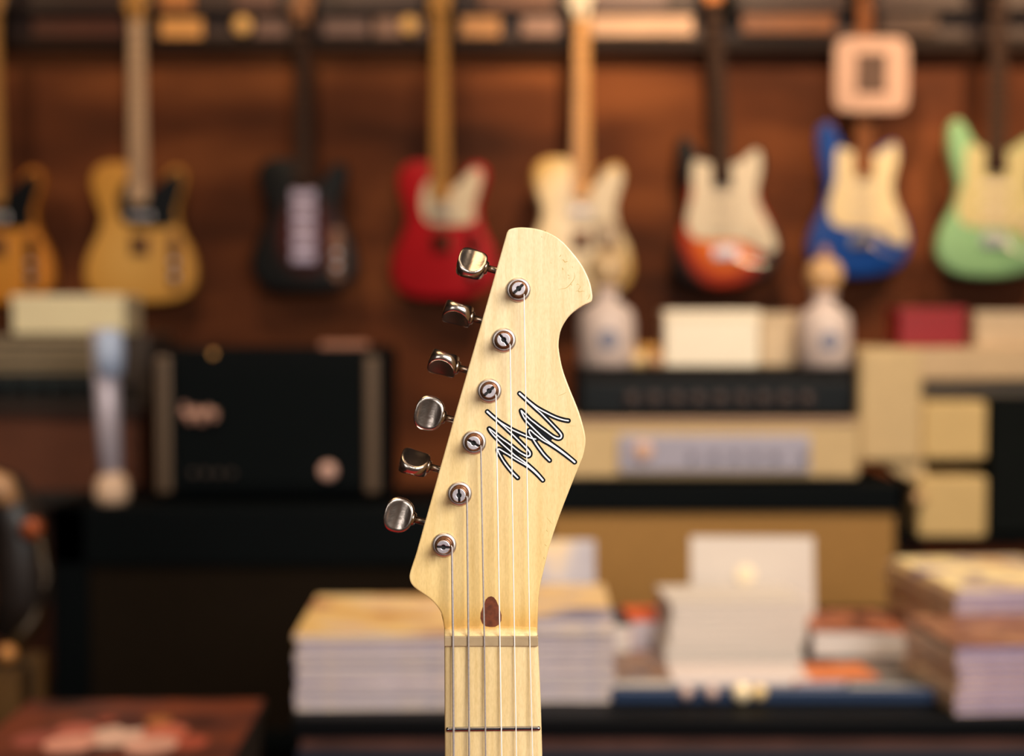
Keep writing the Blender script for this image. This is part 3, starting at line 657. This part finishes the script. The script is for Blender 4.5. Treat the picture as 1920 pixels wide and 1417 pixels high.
# blue display tray edge with bright discs standing in for its highlights
tr = empty('display_tray', (W(1460, 0, 1.975).x, 1.975, TZ), label='shallow blue-edged display tray with round highlight discs along the table front', cat='tray')
hwt = (W(1780, 0, 1.975).x-W(1160, 0, 1.975).x)/2
new('front_lip', box(B(), -hwt, hwt, 0, .012, 0, .020, .003), mat('blue_lip', (28, 48, 80), .4), tr)
new('tray_floor', box(B(), -hwt, hwt, .012, .08, 0, .004, 0), mat('grey_blue_floor', (84, 88, 104), .4), tr)
for px, r, c in ((1294, .010, (206, 176, 166)), (1343, .010, (206, 176, 166)), (1400, .014, (255, 232, 190)), (1434, .011, (240, 208, 150))):
    x = W(px, 0, 1.97).x-tr.location.x
    new('tray_glint', lathe(B(), [(0, 0), (r, 0), (r*.9, r*.5), (0, r*.8)], 16, Matrix.Translation((x, 0, .016)) @ Matrix.Rotation(R(90), 4, 'X')), mat('glint_brass', c, .3, .1), tr, True)

# record sleeve at bottom left on a crate
Yr = 1.74
cr = empty('record_crate', (W(266, 0, 2.0).x, Yr, 0), label='dark wooden crate under the red-brown record sleeve at bottom left', cat='crate')
zr = W(262, 1312, 2.02).z
new('side_panel', box(B(), -.16, .155, 0, .016, .0, zr-.02, .002), mat('dark_crate_wood', (30, 20, 14), .6), cr)
new('rear_panel', box(B(), -.16, .155, .27, .286, .0, zr-.02, .002), mat('dark_crate_wood2', (30, 20, 14), .6), cr)
for x in (-.16, .139): new('end_panel', box(B(), x, x+.016, .016, .27, 0, zr-.02, .002), mat('dark_crate_wood3', (30, 20, 14), .6), cr)
new('lid', box(B(), -.165, .16, -.005, .29, zr-.02, zr-.004, .002), mat('dark_crate_lid', (30, 20, 14), .6), cr)
rs = empty('record_sleeve', (W(266, 0, 2.0).x, 1.72, zr-.004), (0, 0, R(1.5)), 'red-brown record sleeve with pale figures lying at the bottom left corner', 'record')
new('sleeve_board', box(B(), -.168, .168, 0, .30, 0, .004, .0008), mat('sleeve_edge', (86, 44, 34), .5), rs)
new('cover_print', box(B(), -.166, .166, .002, .298, .004, .0046, 0), print_mat('sleeve_print', [(46, 22, 18), (86, 44, 34), (116, 56, 34), (92, 50, 40)], 8, .4, 21), rs)
for i, (ux, uy, rr, c) in enumerate(((.0, .12, .040, (222, 180, 160)), (-.06, .15, .028, (180, 96, 80)), (-.10, .11, .030, (150, 78, 66)), (.06, .14, .030, (196, 104, 80)), (.10, .09, .026, (170, 80, 60)), (.04, .19, .018, (176, 110, 60)), (-.03, .195, .014, (150, 70, 50)), (-.05, .09, .034, (216, 150, 130)), (.055, .08, .034, (216, 160, 140)), (.012, .17, .018, (70, 30, 26)))):
    P = [(ux+rr*math.cos(t), uy+rr*1.15*math.sin(t)) for t in [2*math.pi*k/16 for k in range(16)]]
    new('printed_figure', slab(B(), P, .0046, .0048+.00005*i, 0), mat('figure_ink', c, .4, 0, .2, 40), rs)

# ================================================================ THE GUITAR IN FOCUS
D = 0.66
S = D/FPX
gu = bpy.data.objects.new('electric_guitar', None); C.objects.link(gu)
# frame: local x right, y up the neck, z towards the viewer; origin where the optical axis meets the headstock face
Mx = Matrix.Identity(4)
for i in range(3): Mx[i][0] = RT[i]; Mx[i][1] = U[i]; Mx[i][2] = -F[i]; Mx[i][3] = (Vector((0, 0, CAMZ)) + F*D)[i]
# base of the thing is the butt of the body: shift the origin down the neck
BOT = -.880
gu.matrix_world = Mx @ Matrix.Translation((0, BOT, 0))
tag(gu, 'foreground electric guitar in sharp focus, pale maple headstock with six metal tuners and script logo', 'guitar')
def g(px, py, w=0.0):        # point on the instrument that sits under pixel px,py at height w above the headstock face
    k = (D-w)/FPX
    return Vector(((px-960)*k, -(py-708.5)*k - BOT, w))
def G2(P): return [tuple(g(x, y)[:2]) for x, y in P]
def maple():
    m = bpy.data.materials.new('figured_maple_lacquer'); m.use_nodes = True
    nt = m.node_tree; N = nt.nodes; L = nt.links; b = N['Principled BSDF']
    b.inputs['Roughness'].default_value = .42; b.inputs['Coat Weight'].default_value = .25; b.inputs['Coat Roughness'].default_value = .25
    tc = N.new('ShaderNodeTexCoord')
    mp = N.new('ShaderNodeMapping'); mp.inputs['Scale'].default_value = (1, .07, 1); L.new(tc.outputs['Object'], mp.inputs[0])
    n = N.new('ShaderNodeTexNoise'); n.inputs['Scale'].default_value = 260; n.inputs['Detail'].default_value = 6; n.inputs['Roughness'].default_value = .6
    L.new(mp.outputs[0], n.inputs['Vector'])
    r = N.new('ShaderNodeValToRGB'); L.new(n.outputs[0], r.inputs[0])
    r.color_ramp.elements[0].position = .25; r.color_ramp.elements[0].color = lin((226, 202, 154))
    r.color_ramp.elements[1].position = .75; r.color_ramp.elements[1].color = lin((247, 229, 192))
    # fine pores
    mp2 = N.new('ShaderNodeMapping'); mp2.inputs['Scale'].default_value = (1, .25, 1); L.new(tc.outputs['Object'], mp2.inputs[0])
    n2 = N.new('ShaderNodeTexNoise'); n2.inputs['Scale'].default_value = 1500; n2.inputs['Detail'].default_value = 3; L.new(mp2.outputs[0], n2.inputs['Vector'])
    r2 = N.new('ShaderNodeValToRGB'); L.new(n2.outputs[0], r2.inputs[0])
    r2.color_ramp.elements[0].position = .3; r2.color_ramp.elements[0].color = (.86, .84, .78, 1); r2.color_ramp.elements[1].position = .6; r2.color_ramp.elements[1].color = (1, 1, 1, 1)
    mu = N.new('ShaderNodeMix'); mu.data_type = 'RGBA'; mu.blend_type = 'MULTIPLY'; mu.inputs[0].default_value = .7
    L.new(r.outputs[0], mu.inputs[6]); L.new(r2.outputs[0], mu.inputs[7])
    # broad figure
    n3 = N.new('ShaderNodeTexNoise'); n3.inputs['Scale'].default_value = 28; n3.inputs['Detail'].default_value = 2; L.new(mp.outputs[0], n3.inputs['Vector'])
    r3 = N.new('ShaderNodeValToRGB'); L.new(n3.outputs[0], r3.inputs[0])
    r3.color_ramp.elements[0].position = .35; r3.color_ramp.elements[0].color = (.93, .90, .84, 1); r3.color_ramp.elements[1].position = .65; r3.color_ramp.elements[1].color = (1, 1, 1, 1)
    mv = N.new('ShaderNodeMix'); mv.data_type = 'RGBA'; mv.blend_type = 'MULTIPLY'; mv.inputs[0].default_value = 1
    L.new(mu.outputs[2], mv.inputs[6]); L.new(r3.outputs[0], mv.inputs[7])
    # aged amber lacquer at the nut, with ramp shade and lit band painted in
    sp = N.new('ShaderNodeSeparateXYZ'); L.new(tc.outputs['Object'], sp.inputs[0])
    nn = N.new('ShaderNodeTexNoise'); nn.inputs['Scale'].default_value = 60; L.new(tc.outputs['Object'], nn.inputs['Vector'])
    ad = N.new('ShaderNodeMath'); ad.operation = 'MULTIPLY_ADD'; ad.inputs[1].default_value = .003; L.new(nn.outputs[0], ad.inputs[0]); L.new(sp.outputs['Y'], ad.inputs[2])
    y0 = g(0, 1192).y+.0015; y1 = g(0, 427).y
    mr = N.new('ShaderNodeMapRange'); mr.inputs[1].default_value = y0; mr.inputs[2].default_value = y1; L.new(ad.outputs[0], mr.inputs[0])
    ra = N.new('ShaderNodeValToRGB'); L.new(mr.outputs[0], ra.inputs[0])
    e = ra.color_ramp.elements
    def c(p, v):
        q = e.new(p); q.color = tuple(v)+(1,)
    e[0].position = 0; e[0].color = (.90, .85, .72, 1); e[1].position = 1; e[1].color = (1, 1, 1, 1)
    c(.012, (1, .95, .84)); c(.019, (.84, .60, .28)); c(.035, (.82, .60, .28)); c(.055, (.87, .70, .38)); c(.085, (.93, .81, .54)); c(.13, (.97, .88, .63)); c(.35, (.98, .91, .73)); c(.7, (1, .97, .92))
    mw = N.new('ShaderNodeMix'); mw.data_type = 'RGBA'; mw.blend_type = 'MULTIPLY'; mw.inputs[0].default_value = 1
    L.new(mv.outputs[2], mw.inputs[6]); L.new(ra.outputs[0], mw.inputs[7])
    L.new(mw.outputs[2], b.inputs['Base Color'])
    bp = N.new('ShaderNodeBump'); bp.inputs['Strength'].default_value = .06; bp.inputs['Distance'].default_value = .0004
    L.new(n2.outputs[0], bp.inputs['Height']); L.new(bp.outputs[0], b.inputs['Normal'])
    return m
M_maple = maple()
HEAD = [(950.2,436),(954,430.5),(961.8,427.6),(971,426.2),(981.6,426),(1001.3,427.8),(1021,432.7),(1040.8,442),(1058,455.7),(1075.4,475.4),(1090.2,495.2),(1101.3,516.2),(1107.5,533.5),(1110.7,550.8),(1110.8,560),(1108.5,565.5),(1103,568.6),
        (1095.2,571.8),(1077.9,582.9),(1064.3,596.5),(1053.2,615),(1048.7,632.3),(1047.7,652),(1052,679.2),(1058,701.4),(1069.2,731),(1080.3,758),(1088.6,781),(1096.2,809),(1098.2,824.5),(1097,839),(1092.4,857.5),(1081,885.4),(1065.8,923.5),(1053,956.5),(1040.4,992),(1030.2,1025),(1025,1045.3),(1018,1074.6),(1012.8,1098.5),(1010,1119.8),(1008.6,1146.4),(1008.2,1166),(1007.6,1179),
        (833,1179),(830.8,1164),(829.0,1155),(826.5,1147.5),(819.8,1137),(809,1125),(793,1113),(780,1104),(771.5,1095),(767.6,1084),(769.3,1070.6),(780,1038),(858,760),(902.5,605)]
M_edge = mat('amber_lacquer_edge', (196, 140, 70), .35, 0, .15, 40)
def curve(P, n=4):
    out = []
    for i in range(len(P)-1):
        p0 = P[max(i-1, 0)]; p1 = P[i]; p2 = P[i+1]; p3 = P[min(i+2, len(P)-1)]
        for q in range(n):
            t = q/n
            out.append(tuple(.5*((2*p1[j]) + (-p0[j]+p2[j])*t + (2*p0[j]-5*p1[j]+4*p2[j]-p3[j])*t*t + (-p0[j]+3*p1[j]-3*p2[j]+p3[j])*t**3) for j in (0, 1)))
    out.append(P[-1]); return out
iA = HEAD.index((1103,568.6)); iB = HEAD.index((1007.6,1179)); iC = HEAD.index((780,1038))
HEAD = curve(HEAD[:iA+1]) + curve(HEAD[iA+1:iB+1]) + curve(HEAD[iB+1:iC+1]) + HEAD[iC+1:]
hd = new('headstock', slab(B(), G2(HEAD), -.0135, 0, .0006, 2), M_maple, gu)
# fretboard end of the neck: one lofted piece, concave ramp up to the nut, D-shaped back
def nl(py):   # neck edges by row
    L_ = [(1150, 826.8), (1162.4, 830.5), (1178, 833), (1199.7, 833.7), (1417, 834.5)]
    R_ = [(1150, 1008.6), (1162, 1008.3), (1183.7, 1007.4), (1210, 1009.3), (1306, 1013.6), (1359, 1015.4), (1417, 1016.7)]
    def ip(T):
        for (a, b), (c, d) in zip(T, T[1:]):
            if py <= c: return b + (d-b)*(max(py, a)-a)/(c-a)
        (a, b), (c, d) = T[-2:]
        return b + (d-b)*(py-a)/(c-a)
    return ip(L_), ip(R_)
WB = .0042    # fretboard face above headstock face
bm = B(); rings = []
rows = [(1152, -.0006), (1168, -.0004), (1174, -.0001), (1177, .0003), (1180, .0011), (1184, .0025), (1187, .0037), (1189.5, WB), (1210, WB), (1300, WB), (1417, WB), (2200, WB), (3050, WB)]
for py, wv in rows:
    l, r = nl(min(py, 1417)) if py <= 1417 else (834.5-(py-1417)*.016, 1016.7+(py-1417)*.016)
    cx = (l+r)/2
    pl = g(l, py, 0); pr = g(r, py, 0); hw = (pr.x-pl.x)/2; mx = (pl.x+pr.x)/2; yy = pl.y
    if py <= 1166: bk = -.0134
    else: bk = -.0145-.00*(py-1166)
    ring = []
    prof = [(-1, -.0035), (-1, -.0012), (-.975, -.0004), (-.9, -.0001), (-.5, .0002), (0, .0003), (.5, .0002), (.9, -.0001), (.975, -.0004), (1, -.0012), (1, -.0035)]
    k = min(1, max(0, (py-1160)/28))
    for u, dz in prof: ring.append(bm.verts.new((mx+u*hw, yy, wv + dz*k)))
    for a in (25, 50, 75, 90, 105, 130, 155):
        t = R(a); x = math.cos(t)*hw; z = math.sin(t)
        sq = (abs(math.cos(t))**(2/2.4))*(1 if math.cos(t) >= 0 else -1)
        ring.append(bm.verts.new((mx+sq*hw, yy, (wv-.0035) + (bk-(wv-.0035))*z**(2/2.4))))
    rings.append(ring)
for a, b in zip(rings, rings[1:]):
    n = len(a)
    for k in range(n): bm.faces.new((a[k], a[(k+1) % n], b[(k+1) % n], b[k]))
bm.faces.new(rings[0]); bm.faces.new(rings[-1]); bmesh.ops.recalc_face_normals(bm, faces=bm.faces[:])
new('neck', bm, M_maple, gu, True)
# nut
l, r = nl(1200)
bm = B(); a = g(l-.5, 1211, WB); b = g(r+.5, 1192, WB)
box(bm, a.x, b.x, a.y, b.y, -.001, WB+.0011, .0004)
new('nut', bm, mat('aged_bone_nut', (164, 142, 110), .35, 0, .08, 300), gu)
# truss plug (teardrop)
T = [(921,1117.5),(926,1119.5),(930.5,1125),(934,1134),(938,1144),(940.5,1153),(940,1163),(936,1170),(929,1174.6),(920,1175.5),(911,1173.5),(904.5,1168),(901,1159),(901.5,1149),(905,1139),(908.5,1131),(911,1123.5),(915.5,1119)]
new('walnut_plug', slab(B(), G2(T), -.001, .0002, 0), mat('walnut_plug_wood', (96, 46, 24), .45, 0, .3, 400, col2=(110, 54, 28)), gu)
# frets
def fret(py):
    l, r = nl(py) if py <= 1417 else (834.5-(py-1417)*.016, 1016.7+(py-1417)*.016)
    p = g(l+2.5, py, WB); q = g(r-2.5, py-2.0, WB); rr = .0011
    bm = B(); n = 9
    pts = [p + (q-p)*t + Vector((0, 0, .0002)) for t in (0, .004, .012, .03, .5, .97, .988, .996, 1)]
    tube(bm, pts, [rr*.3, rr*.75, rr*.95, rr, rr, rr, rr*.95, rr*.75, rr*.3], 14)
    return new('fret', bm, M_steel, gu, True)
y_nut = 1211; sc_px = (1367-1211)/(1-2**(-1/12))
for k in range(1, 15): fret(y_nut + sc_px*(1-2**(-k/12)))
# dots at 3,5,7,9,12
for k in (3, 5, 7, 9):
    py = y_nut + sc_px*((1-2**(-k/12))+(1-2**(-(k-1)/12)))/2
    p = g(925.5, py, WB); new('position_dot', lathe(B(), [(0, 0), (.003, 0), (.003, .0005), (0, .0005)], 16, Matrix.Translation((p.x, p.y, WB+.0001))), M_black_gap, gu)
# body (below the frame)
TB = [(x/1000+g(925.5, 0).x, y/1000) for x, y in T_BODY]
yb = 0.0
bd = new('body', slab(B(), spline(TB, 5), -.042, -.001, .004, 3), M_butter, gu)
new('pickguard', slab(B(), spline([(x/1000+g(925.5, 0).x, y/1000) for x, y in T_GUARD], 4), -.001, .0012, 0), M_black_gloss, gu)
xx = g(925.5, 0).x
new('bridge', box(B(), xx-.04, xx+.04, .075, .155, -.001, .008, .002), M_chrome, gu)

# ---- tuners
posts = [(971.9,543.4),(944.5,637.7),(917.5,732.6),(888.7,828.8),(861.8,925.5),(833,1021.3)]
slots = [43, -54, 42, 150, 92, -3]
buttons = [((884.7,494.5), 42), ((858,588.5), -68), ((831,681.5), -62), ((805.2,774.5), -4), ((777.3,867), 62), ((748.3,965.2), 0)]
ang = math.atan2(.268, -.963)     # direction of the shafts, up and to the left
def half(r, hw, notch, n=14):
    """D-shaped half of a slotted post seen end on, with the round string hole notched in"""
    a0 = math.asin(hw/r); P = []
    for i in range(n+1):
        t = a0 + (math.pi-2*a0)*i/n; P.append((r*math.cos(t), r*math.sin(t)))
    b0 = math.asin(min(1, hw/notch))
    for i in range(7):
        t = math.pi-b0 - (math.pi-2*b0)*i/6; P.append((notch*math.cos(t), notch*math.sin(t)))
    return P
px1 = S
for i, (px, py) in enumerate(posts):
    c = g(px, py, 0)
    tn = empty('tuner', c); tn.parent = gu
    # bushing ring
    R0 = 23.2*S
    new('bushing', lathe(B(), [(.0040, 0), (R0*.985, 0), (R0, .0004), (R0*.97, .0009), (R0*.80, .0015), (R0*.72, .0014), (R0*.66, .0004), (R0*.6, 0)], 40), M_washer, tn, True)
    new('post_collar', lathe(B(), [(R0*.72, .0002), (R0*.70, .0016), (R0*.62, .0024), (R0*.56, .0020), (R0*.52, 0)], 36), M_nickel_dark, tn, True)
    rp = 12.4*px1; rw = 10.2*px1
    # string windings round the waist
    bm = B(); pts = []
    for k in range(55):
        t = k/54; a = 2*math.pi*3*t - .5
        pts.append((math.cos(a)*(rw+.0005), math.sin(a)*(rw+.0005), .0024+.0035*t))
    tube(bm, pts, .00045 if i < 3 else .0006, 6); new('string_winding', bm, M_nickel_dark, tn, True)
    new('post', lathe(B(), [(0, 0), (rw, 0), (rw, .006), (rp*.96, .0068), (rp, .0072), (rp, .0076), (0, .0076)], 36), M_nickel_dark, tn, True)
    new('slot', lathe(B(), [(0, 0), (rp*.93, 0), (rp*.93, .0002), (0, .0002)], 30, Matrix.Translation((0, 0, .0076))), M_black_gap, tn)
    for s in (0, 180):
        Pp = half(rp, 2.1*px1, 4.6*px1)
        new('post_half', slab(B(), Pp, .0077, .0092, .00022, 2, Matrix.Rotation(R(slots[i]+s), 4, 'Z')), M_post, tn)
    # gear housing at the back, shaft, button
    bc, rot = buttons[i]
    wb = -.0165
    bcl = g(bc[0], bc[1], wb) - c
    dirv = Vector((math.cos(ang), math.sin(ang), 0))
    perp = Vector((-dirv.y, dirv.x, 0))
    inner = bcl - dirv*.0062
    end = bcl - dirv*.030
    new('gear_housing', box(B(), -.0075, .0075, -.008, .008, -.0215, -.0137, .002), M_nickel, tn)
    new('shaft', tube(B(), [end, inner], .00165, 16), M_nickel, tn, True)
    Mb = Matrix.Identity(4)
    # local button axes: x along the shaft, y across, z thickness; rotated about the shaft
    for k in range(3): Mb[k][0] = dirv[k]; Mb[k][1] = perp[k]; Mb[k][2] = (0, 0, 1)[k]; Mb[k][3] = bcl[k]
    Mb = Mb @ Matrix.Rotation(R(rot), 4, 'X')
    new('shaft_collar', lathe(B(), [(.0017, 0), (.0027, 0), (.0033, .001), (.0033, .002), (.0027, .003), (0, .003)], 18, Matrix.Translation(inner - dirv*.0018) @ dirv.to_track_quat('Z', 'Y').to_matrix().to_4x4()), M_nickel, tn, True)
    t = bmesh.new(); nr, na = 9, 40
    A_, B_ = .0068, .0082
    def surf(side):
        grid = []
        for q in range(nr+1):
            f = q/nr
            row = []
            for k in range(na):
                a = 2*math.pi*k/na; ca, sa = math.cos(a), math.sin(a)
                e = 2/2.45
                x = A_*(abs(ca)**e)*(1 if ca >= 0 else -1)*f; y = B_*(abs(sa)**e)*(1 if sa >= 0 else -1)*f
                x *= 1 - .10*(y/B_)*(0) ; x += .0
                y *= 1 + .06*x/A_
                z = .0021 + .0024*(x/A_)**2 + .0002*(y/B_)**2
                if f > .88: z -= ((f-.88)/.12)**2*.0005
                row.append(t.verts.new((x, y, side*z)))
            grid.append(row)
        for a, b in zip(grid, grid[1:]):
            for k in range(na):
                try: t.faces.new((a[k], a[(k+1) % na], b[(k+1) % na], b[k]))
                except ValueError: pass
        return grid[-1]
    ra, rb = surf(1), surf(-1)
    mid = [t.verts.new(((p.co.x+q.co.x)/2*1.035, (p.co.y+q.co.y)/2*1.035, 0)) for p, q in zip(ra, rb)]
    for a, b in ((ra, mid), (mid, rb)):
        for k in range(na): t.faces.new((a[k], a[(k+1) % na], b[(k+1) % na], b[k]))
    bmesh.ops.remove_doubles(t, verts=t.verts[:], dist=1e-7)
    bmesh.ops.recalc_face_normals(t, faces=t.faces[:])
    bm = B(); merge(bm, t, Mb)
    new('button', bm, M_nickel, tn, True)

# ---- strings
nx = [849.6, 878.4, 908.2, 937.2, 964.6, 993.3]
bx = [850.7, 879.7, 910.6, 940.6, 968.3, 998.7]
tx = [(847.3,1026), (875.6,933), (901.6,837), (929.8,742), (956.3,647), (982.5,552.5)]
rad = [.00052, .00046, .00038, .00030, .00026, .00024]
M_wound = mat('wound_string', (178, 168, 164), .45, .5, .15, 900)
M_plain = mat('plain_string', (255, 250, 245), .4, .2)
for k in range(6):
    p0 = g(tx[k][0], tx[k][1], .0046); p1 = g(nx[k], 1200, WB+.0013+rad[k]*.5); p2 = g(bx[k], 1417, WB+.0020+rad[k])
    d = p2-p1; p3 = p1 + d*3.2; p3.z = .0085; xbr = xx + (-.025+.01*k); p4 = Vector((xbr, .12, .0105))
    pc = g(*posts[5-k], .0046)
    o = new('string', tube(B(), [(pc.x+(p0.x-pc.x)*.7, pc.y+.0005, .0048), p0, p1, p2, p4], rad[k], 8), M_wound if k < 3 else M_plain, gu, True)

# ---- logo script: black outline with white line
LA = [(840,762),(800,755),(760,741),(700,716),(640,690),(590,667),(540,642),(470,600),(400,558),(345,518),(290,472),(228,416),None,
      (245,432),(330,505),(390,560),(440,605),(490,652),(540,697),(590,745),(640,795),(690,845),(735,890),(765,930),(768,960),(750,977),(722,975),(685,957),(640,930),(590,893),(540,852),(485,810),(430,772),(380,733),(330,692),(290,658),(252,630),None,
      (250,632),(270,668),(300,705),(340,748),(400,808),(440,845),(480,880),(530,925),(580,970),(640,1012),(700,1055),(770,1115),(850,1190),(930,1282),None,
      (915,1268),(850,1200),(770,1130),(700,1082),(640,1048),(560,1000),(500,960),(450,930),(410,905),(385,890),(368,888),(362,905),(375,940),(400,985),(430,1035),(465,1085),(500,1130),(550,1190),(612,1252)]
RA = [(1252,530),(1215,525),(1180,517),(1130,502),(1080,483),(1020,455),(960,424),(905,395),(850,362),(790,318),(740,278),(690,234),(636,186),None,
      (660,208),(730,275),(790,330),(850,385),(910,438),(960,488),(1010,538),(1060,590),(1100,632),(1140,675),(1163,710),(1160,740),(1135,755),(1100,750),(1060,730),(1020,702),(980,672),(930,636),(880,600),(830,560),(780,522),(740,485),(700,445),(660,405),None,
      (656,403),(668,440),(690,485),(730,540),(780,592),(820,632),(870,680),(910,720),(960,763),(1020,808),(1080,852),(1140,895),(1200,942),(1265,995),(1332,1052),None,
      (1320,1042),(1260,996),(1200,950),(1130,900),(1060,853),(1000,815),(950,788),(900,755),(860,722),(820,690),(790,662),(768,648),(755,655),(758,680),(775,715),(800,750),(830,800),(860,845),(900,900),(950,965),(1016,1032)]
def wid(seg, t):
    return 1.0
def ribbon(bm, P, hw, z0, dz):
    """flat stroke with round ends on the headstock face"""
    n = len(P); Ls = []; 
    def perp(i):
        a = P[max(i-1, 0)]; b = P[min(i+1, n-1)]; d = (b[0]-a[0], b[1]-a[1]); l = math.hypot(*d) or 1
        return (-d[1]/l, d[0]/l), (d[0]/l, d[1]/l)
    vs = []
    def add(cx, cy, nx_, ny_, h, z):
        vs.append((bm.verts.new((cx+nx_*h, cy+ny_*h, z)), bm.verts.new((cx-nx_*h, cy-ny_*h, z))))
    (nn, dd) = perp(0); h = hw[0]
    for a in (80, 60, 40, 20):
        ca, sa = math.cos(R(a)), math.sin(R(a)); add(P[0][0]-dd[0]*h*sa, P[0][1]-dd[1]*h*sa, nn[0], nn[1], h*ca, z0)
    for i in range(n):
        nn, dd = perp(i); add(P[i][0], P[i][1], nn[0], nn[1], hw[i], z0+dz*i)
    h = hw[-1]
    for a in (20, 40, 60, 80):
        ca, sa = math.cos(R(a)), math.sin(R(a)); add(P[-1][0]+dd[0]*h*sa, P[-1][1]+dd[1]*h*sa, nn[0], nn[1], h*ca, z0+dz*n)
    for a, b in zip(vs, vs[1:]):
        bm.faces.new((a[0], a[1], b[1], b[0]))
def resample(P, n=5):
    out = []
    for i in range(len(P)-1):
        p0 = P[max(i-1, 0)]; p1 = P[i]; p2 = P[i+1]; p3 = P[min(i+2, len(P)-1)]
        for s in range(n):
            t = s/n
            out.append(tuple(.5*((2*p1[j]) + (-p0[j]+p2[j])*t + (2*p0[j]-5*p1[j]+4*p2[j]-p3[j])*t*t + (-p0[j]+3*p1[j]-3*p2[j]+p3[j])*t**3) for j in (0, 1)))
    out.append(P[-1]); return out
bmk, bmw, bmn = B(), B(), B()
ZS = .00008
zz = 0
for path in (LA, RA):
    segs = []; cur = []
    for q in path+[None]:
        if q is None: segs.append(cur); cur = []
        else: cur.append(tuple(g(880+q[0]/6.748, 710+q[1]/6.748)[:2]))
    for si, sg_ in enumerate(segs):
        P = resample(sg_, 4); n = len(P)
        bw, ww = 4.85*S, 1.2*S
        hb = [bw]*n
        hwv = []
        for i in range(n):
            t = i/(n-1); v = 1.0
            if si == 0 and t > .6: v = 1+.5*(t-.6)/.4
            if si == 1 and .35 < t < .6: v = 1.25
            if si == 2 and t > .6: v = 1+.45*(t-.6)/.4
            if si == 3 and t > .8: v = 1.2
            hwv.append(ww*v)
        ribbon(bmk, P, hb, ZS+zz*1e-6, 2e-7); ribbon(bmw, P, hwv, ZS*2+zz*1e-6, 2e-7); zz += 8
# navy fill between close strokes
fills = [[(430,600),(560,660),(640,715),(620,770),(540,700)], [(340,715),(400,775),(560,880),(640,935),(620,975),(540,930),(430,830),(350,760)], [(375,900),(450,935),(440,960),(420,960),(400,950)],
         [(870,390),(960,430),(1020,465),(980,490),(940,465)], [(740,500),(800,550),(900,620),(1010,700),(1060,745),(1030,790),(960,750),(860,660),(780,580)], [(780,665),(840,700),(900,750),(870,790),(850,780),(810,740)]]
for f in fills:
    slab(bmn, [tuple(g(880+x/6.748, 710+y/6.748)[:2]) for x, y in f], ZS*.3, ZS*.8, 0)
lg = new('logo_outline', bmk, mat('black_decal', (6, 7, 10), .6, spec=.15), gu)
new('logo_line', bmw, mat('white_decal', (240, 242, 250), .45), lg)
new('logo_fill', bmn, mat('navy_decal', (18, 24, 38), .6, spec=.15), lg)
for o_ in (lg,):
    me = o_.data
# ---- scratches and dents near the tip
bms = B()
def scr(pts, hw):
    P = [tuple(g(1010+x/7.873, 420+y/7.873)[:2]) for x, y in pts]
    ribbon(bms, resample(P, 3), [hw*S*(.25+.75*math.sin(math.pi*min(1, max(0, i/(3*(len(P)-1)))))) for i in range(3*(len(P)-1)+1)], .00004, 0)
scr([(330,450),(322,468),(306,486)], .6)
scr([(525,718),(530,770),(515,820),(480,870),(440,915),(400,945),(350,955),(290,965)], .55)
scr([(340,528),(365,530),(385,560),(410,555),(435,550)], .7)
scr([(345,640),(358,668),(352,680)], .7)
scr([(425,750),(455,760)], .6); scr([(450,790),(445,815)], .5)
scr([(545,990),(580,985),(610,1000),(640,990),(680,992)], .5); scr([(600,910),(618,930),(585,970),(600,1025)], .4); scr([(555,900),(575,885),(600,900)], .4)
scr([(755,1030),(745,1080),(715,1120)], .45); scr([(470,885),(490,905)], .6); scr([(180,560),(185,590)], .35); scr([(40,180),(50,200)], .5); scr([(495,620),(500,650)], .35)
scr([(85,92),(105,105)], .9)
def scr2(pts, hw):
    P = [tuple(g(x, y)[:2]) for x, y in pts]
    ribbon(bms, resample(P, 3), [hw*S*(.3+.7*math.sin(math.pi*i/(3*(len(P)-1)))) for i in range(3*(len(P)-1)+1)], .00004, 0)
scr2([(1047,742),(1055,739),(1062,735)], .4); scr2([(1062,798),(1078,798.5)], .25); scr2([(1025,970),(1030,976),(1036,983)], .35); scr2([(1024,993),(1027,997)], .6); scr2([(1021,1020),(1025,1024)], .5); scr2([(1019,1044),(1021,1048)], .6)
sm = new('wear_marks', bms, mat('worn_lacquer_marks', (190, 156, 84), .6), gu); sm['kind'] = 'stuff'
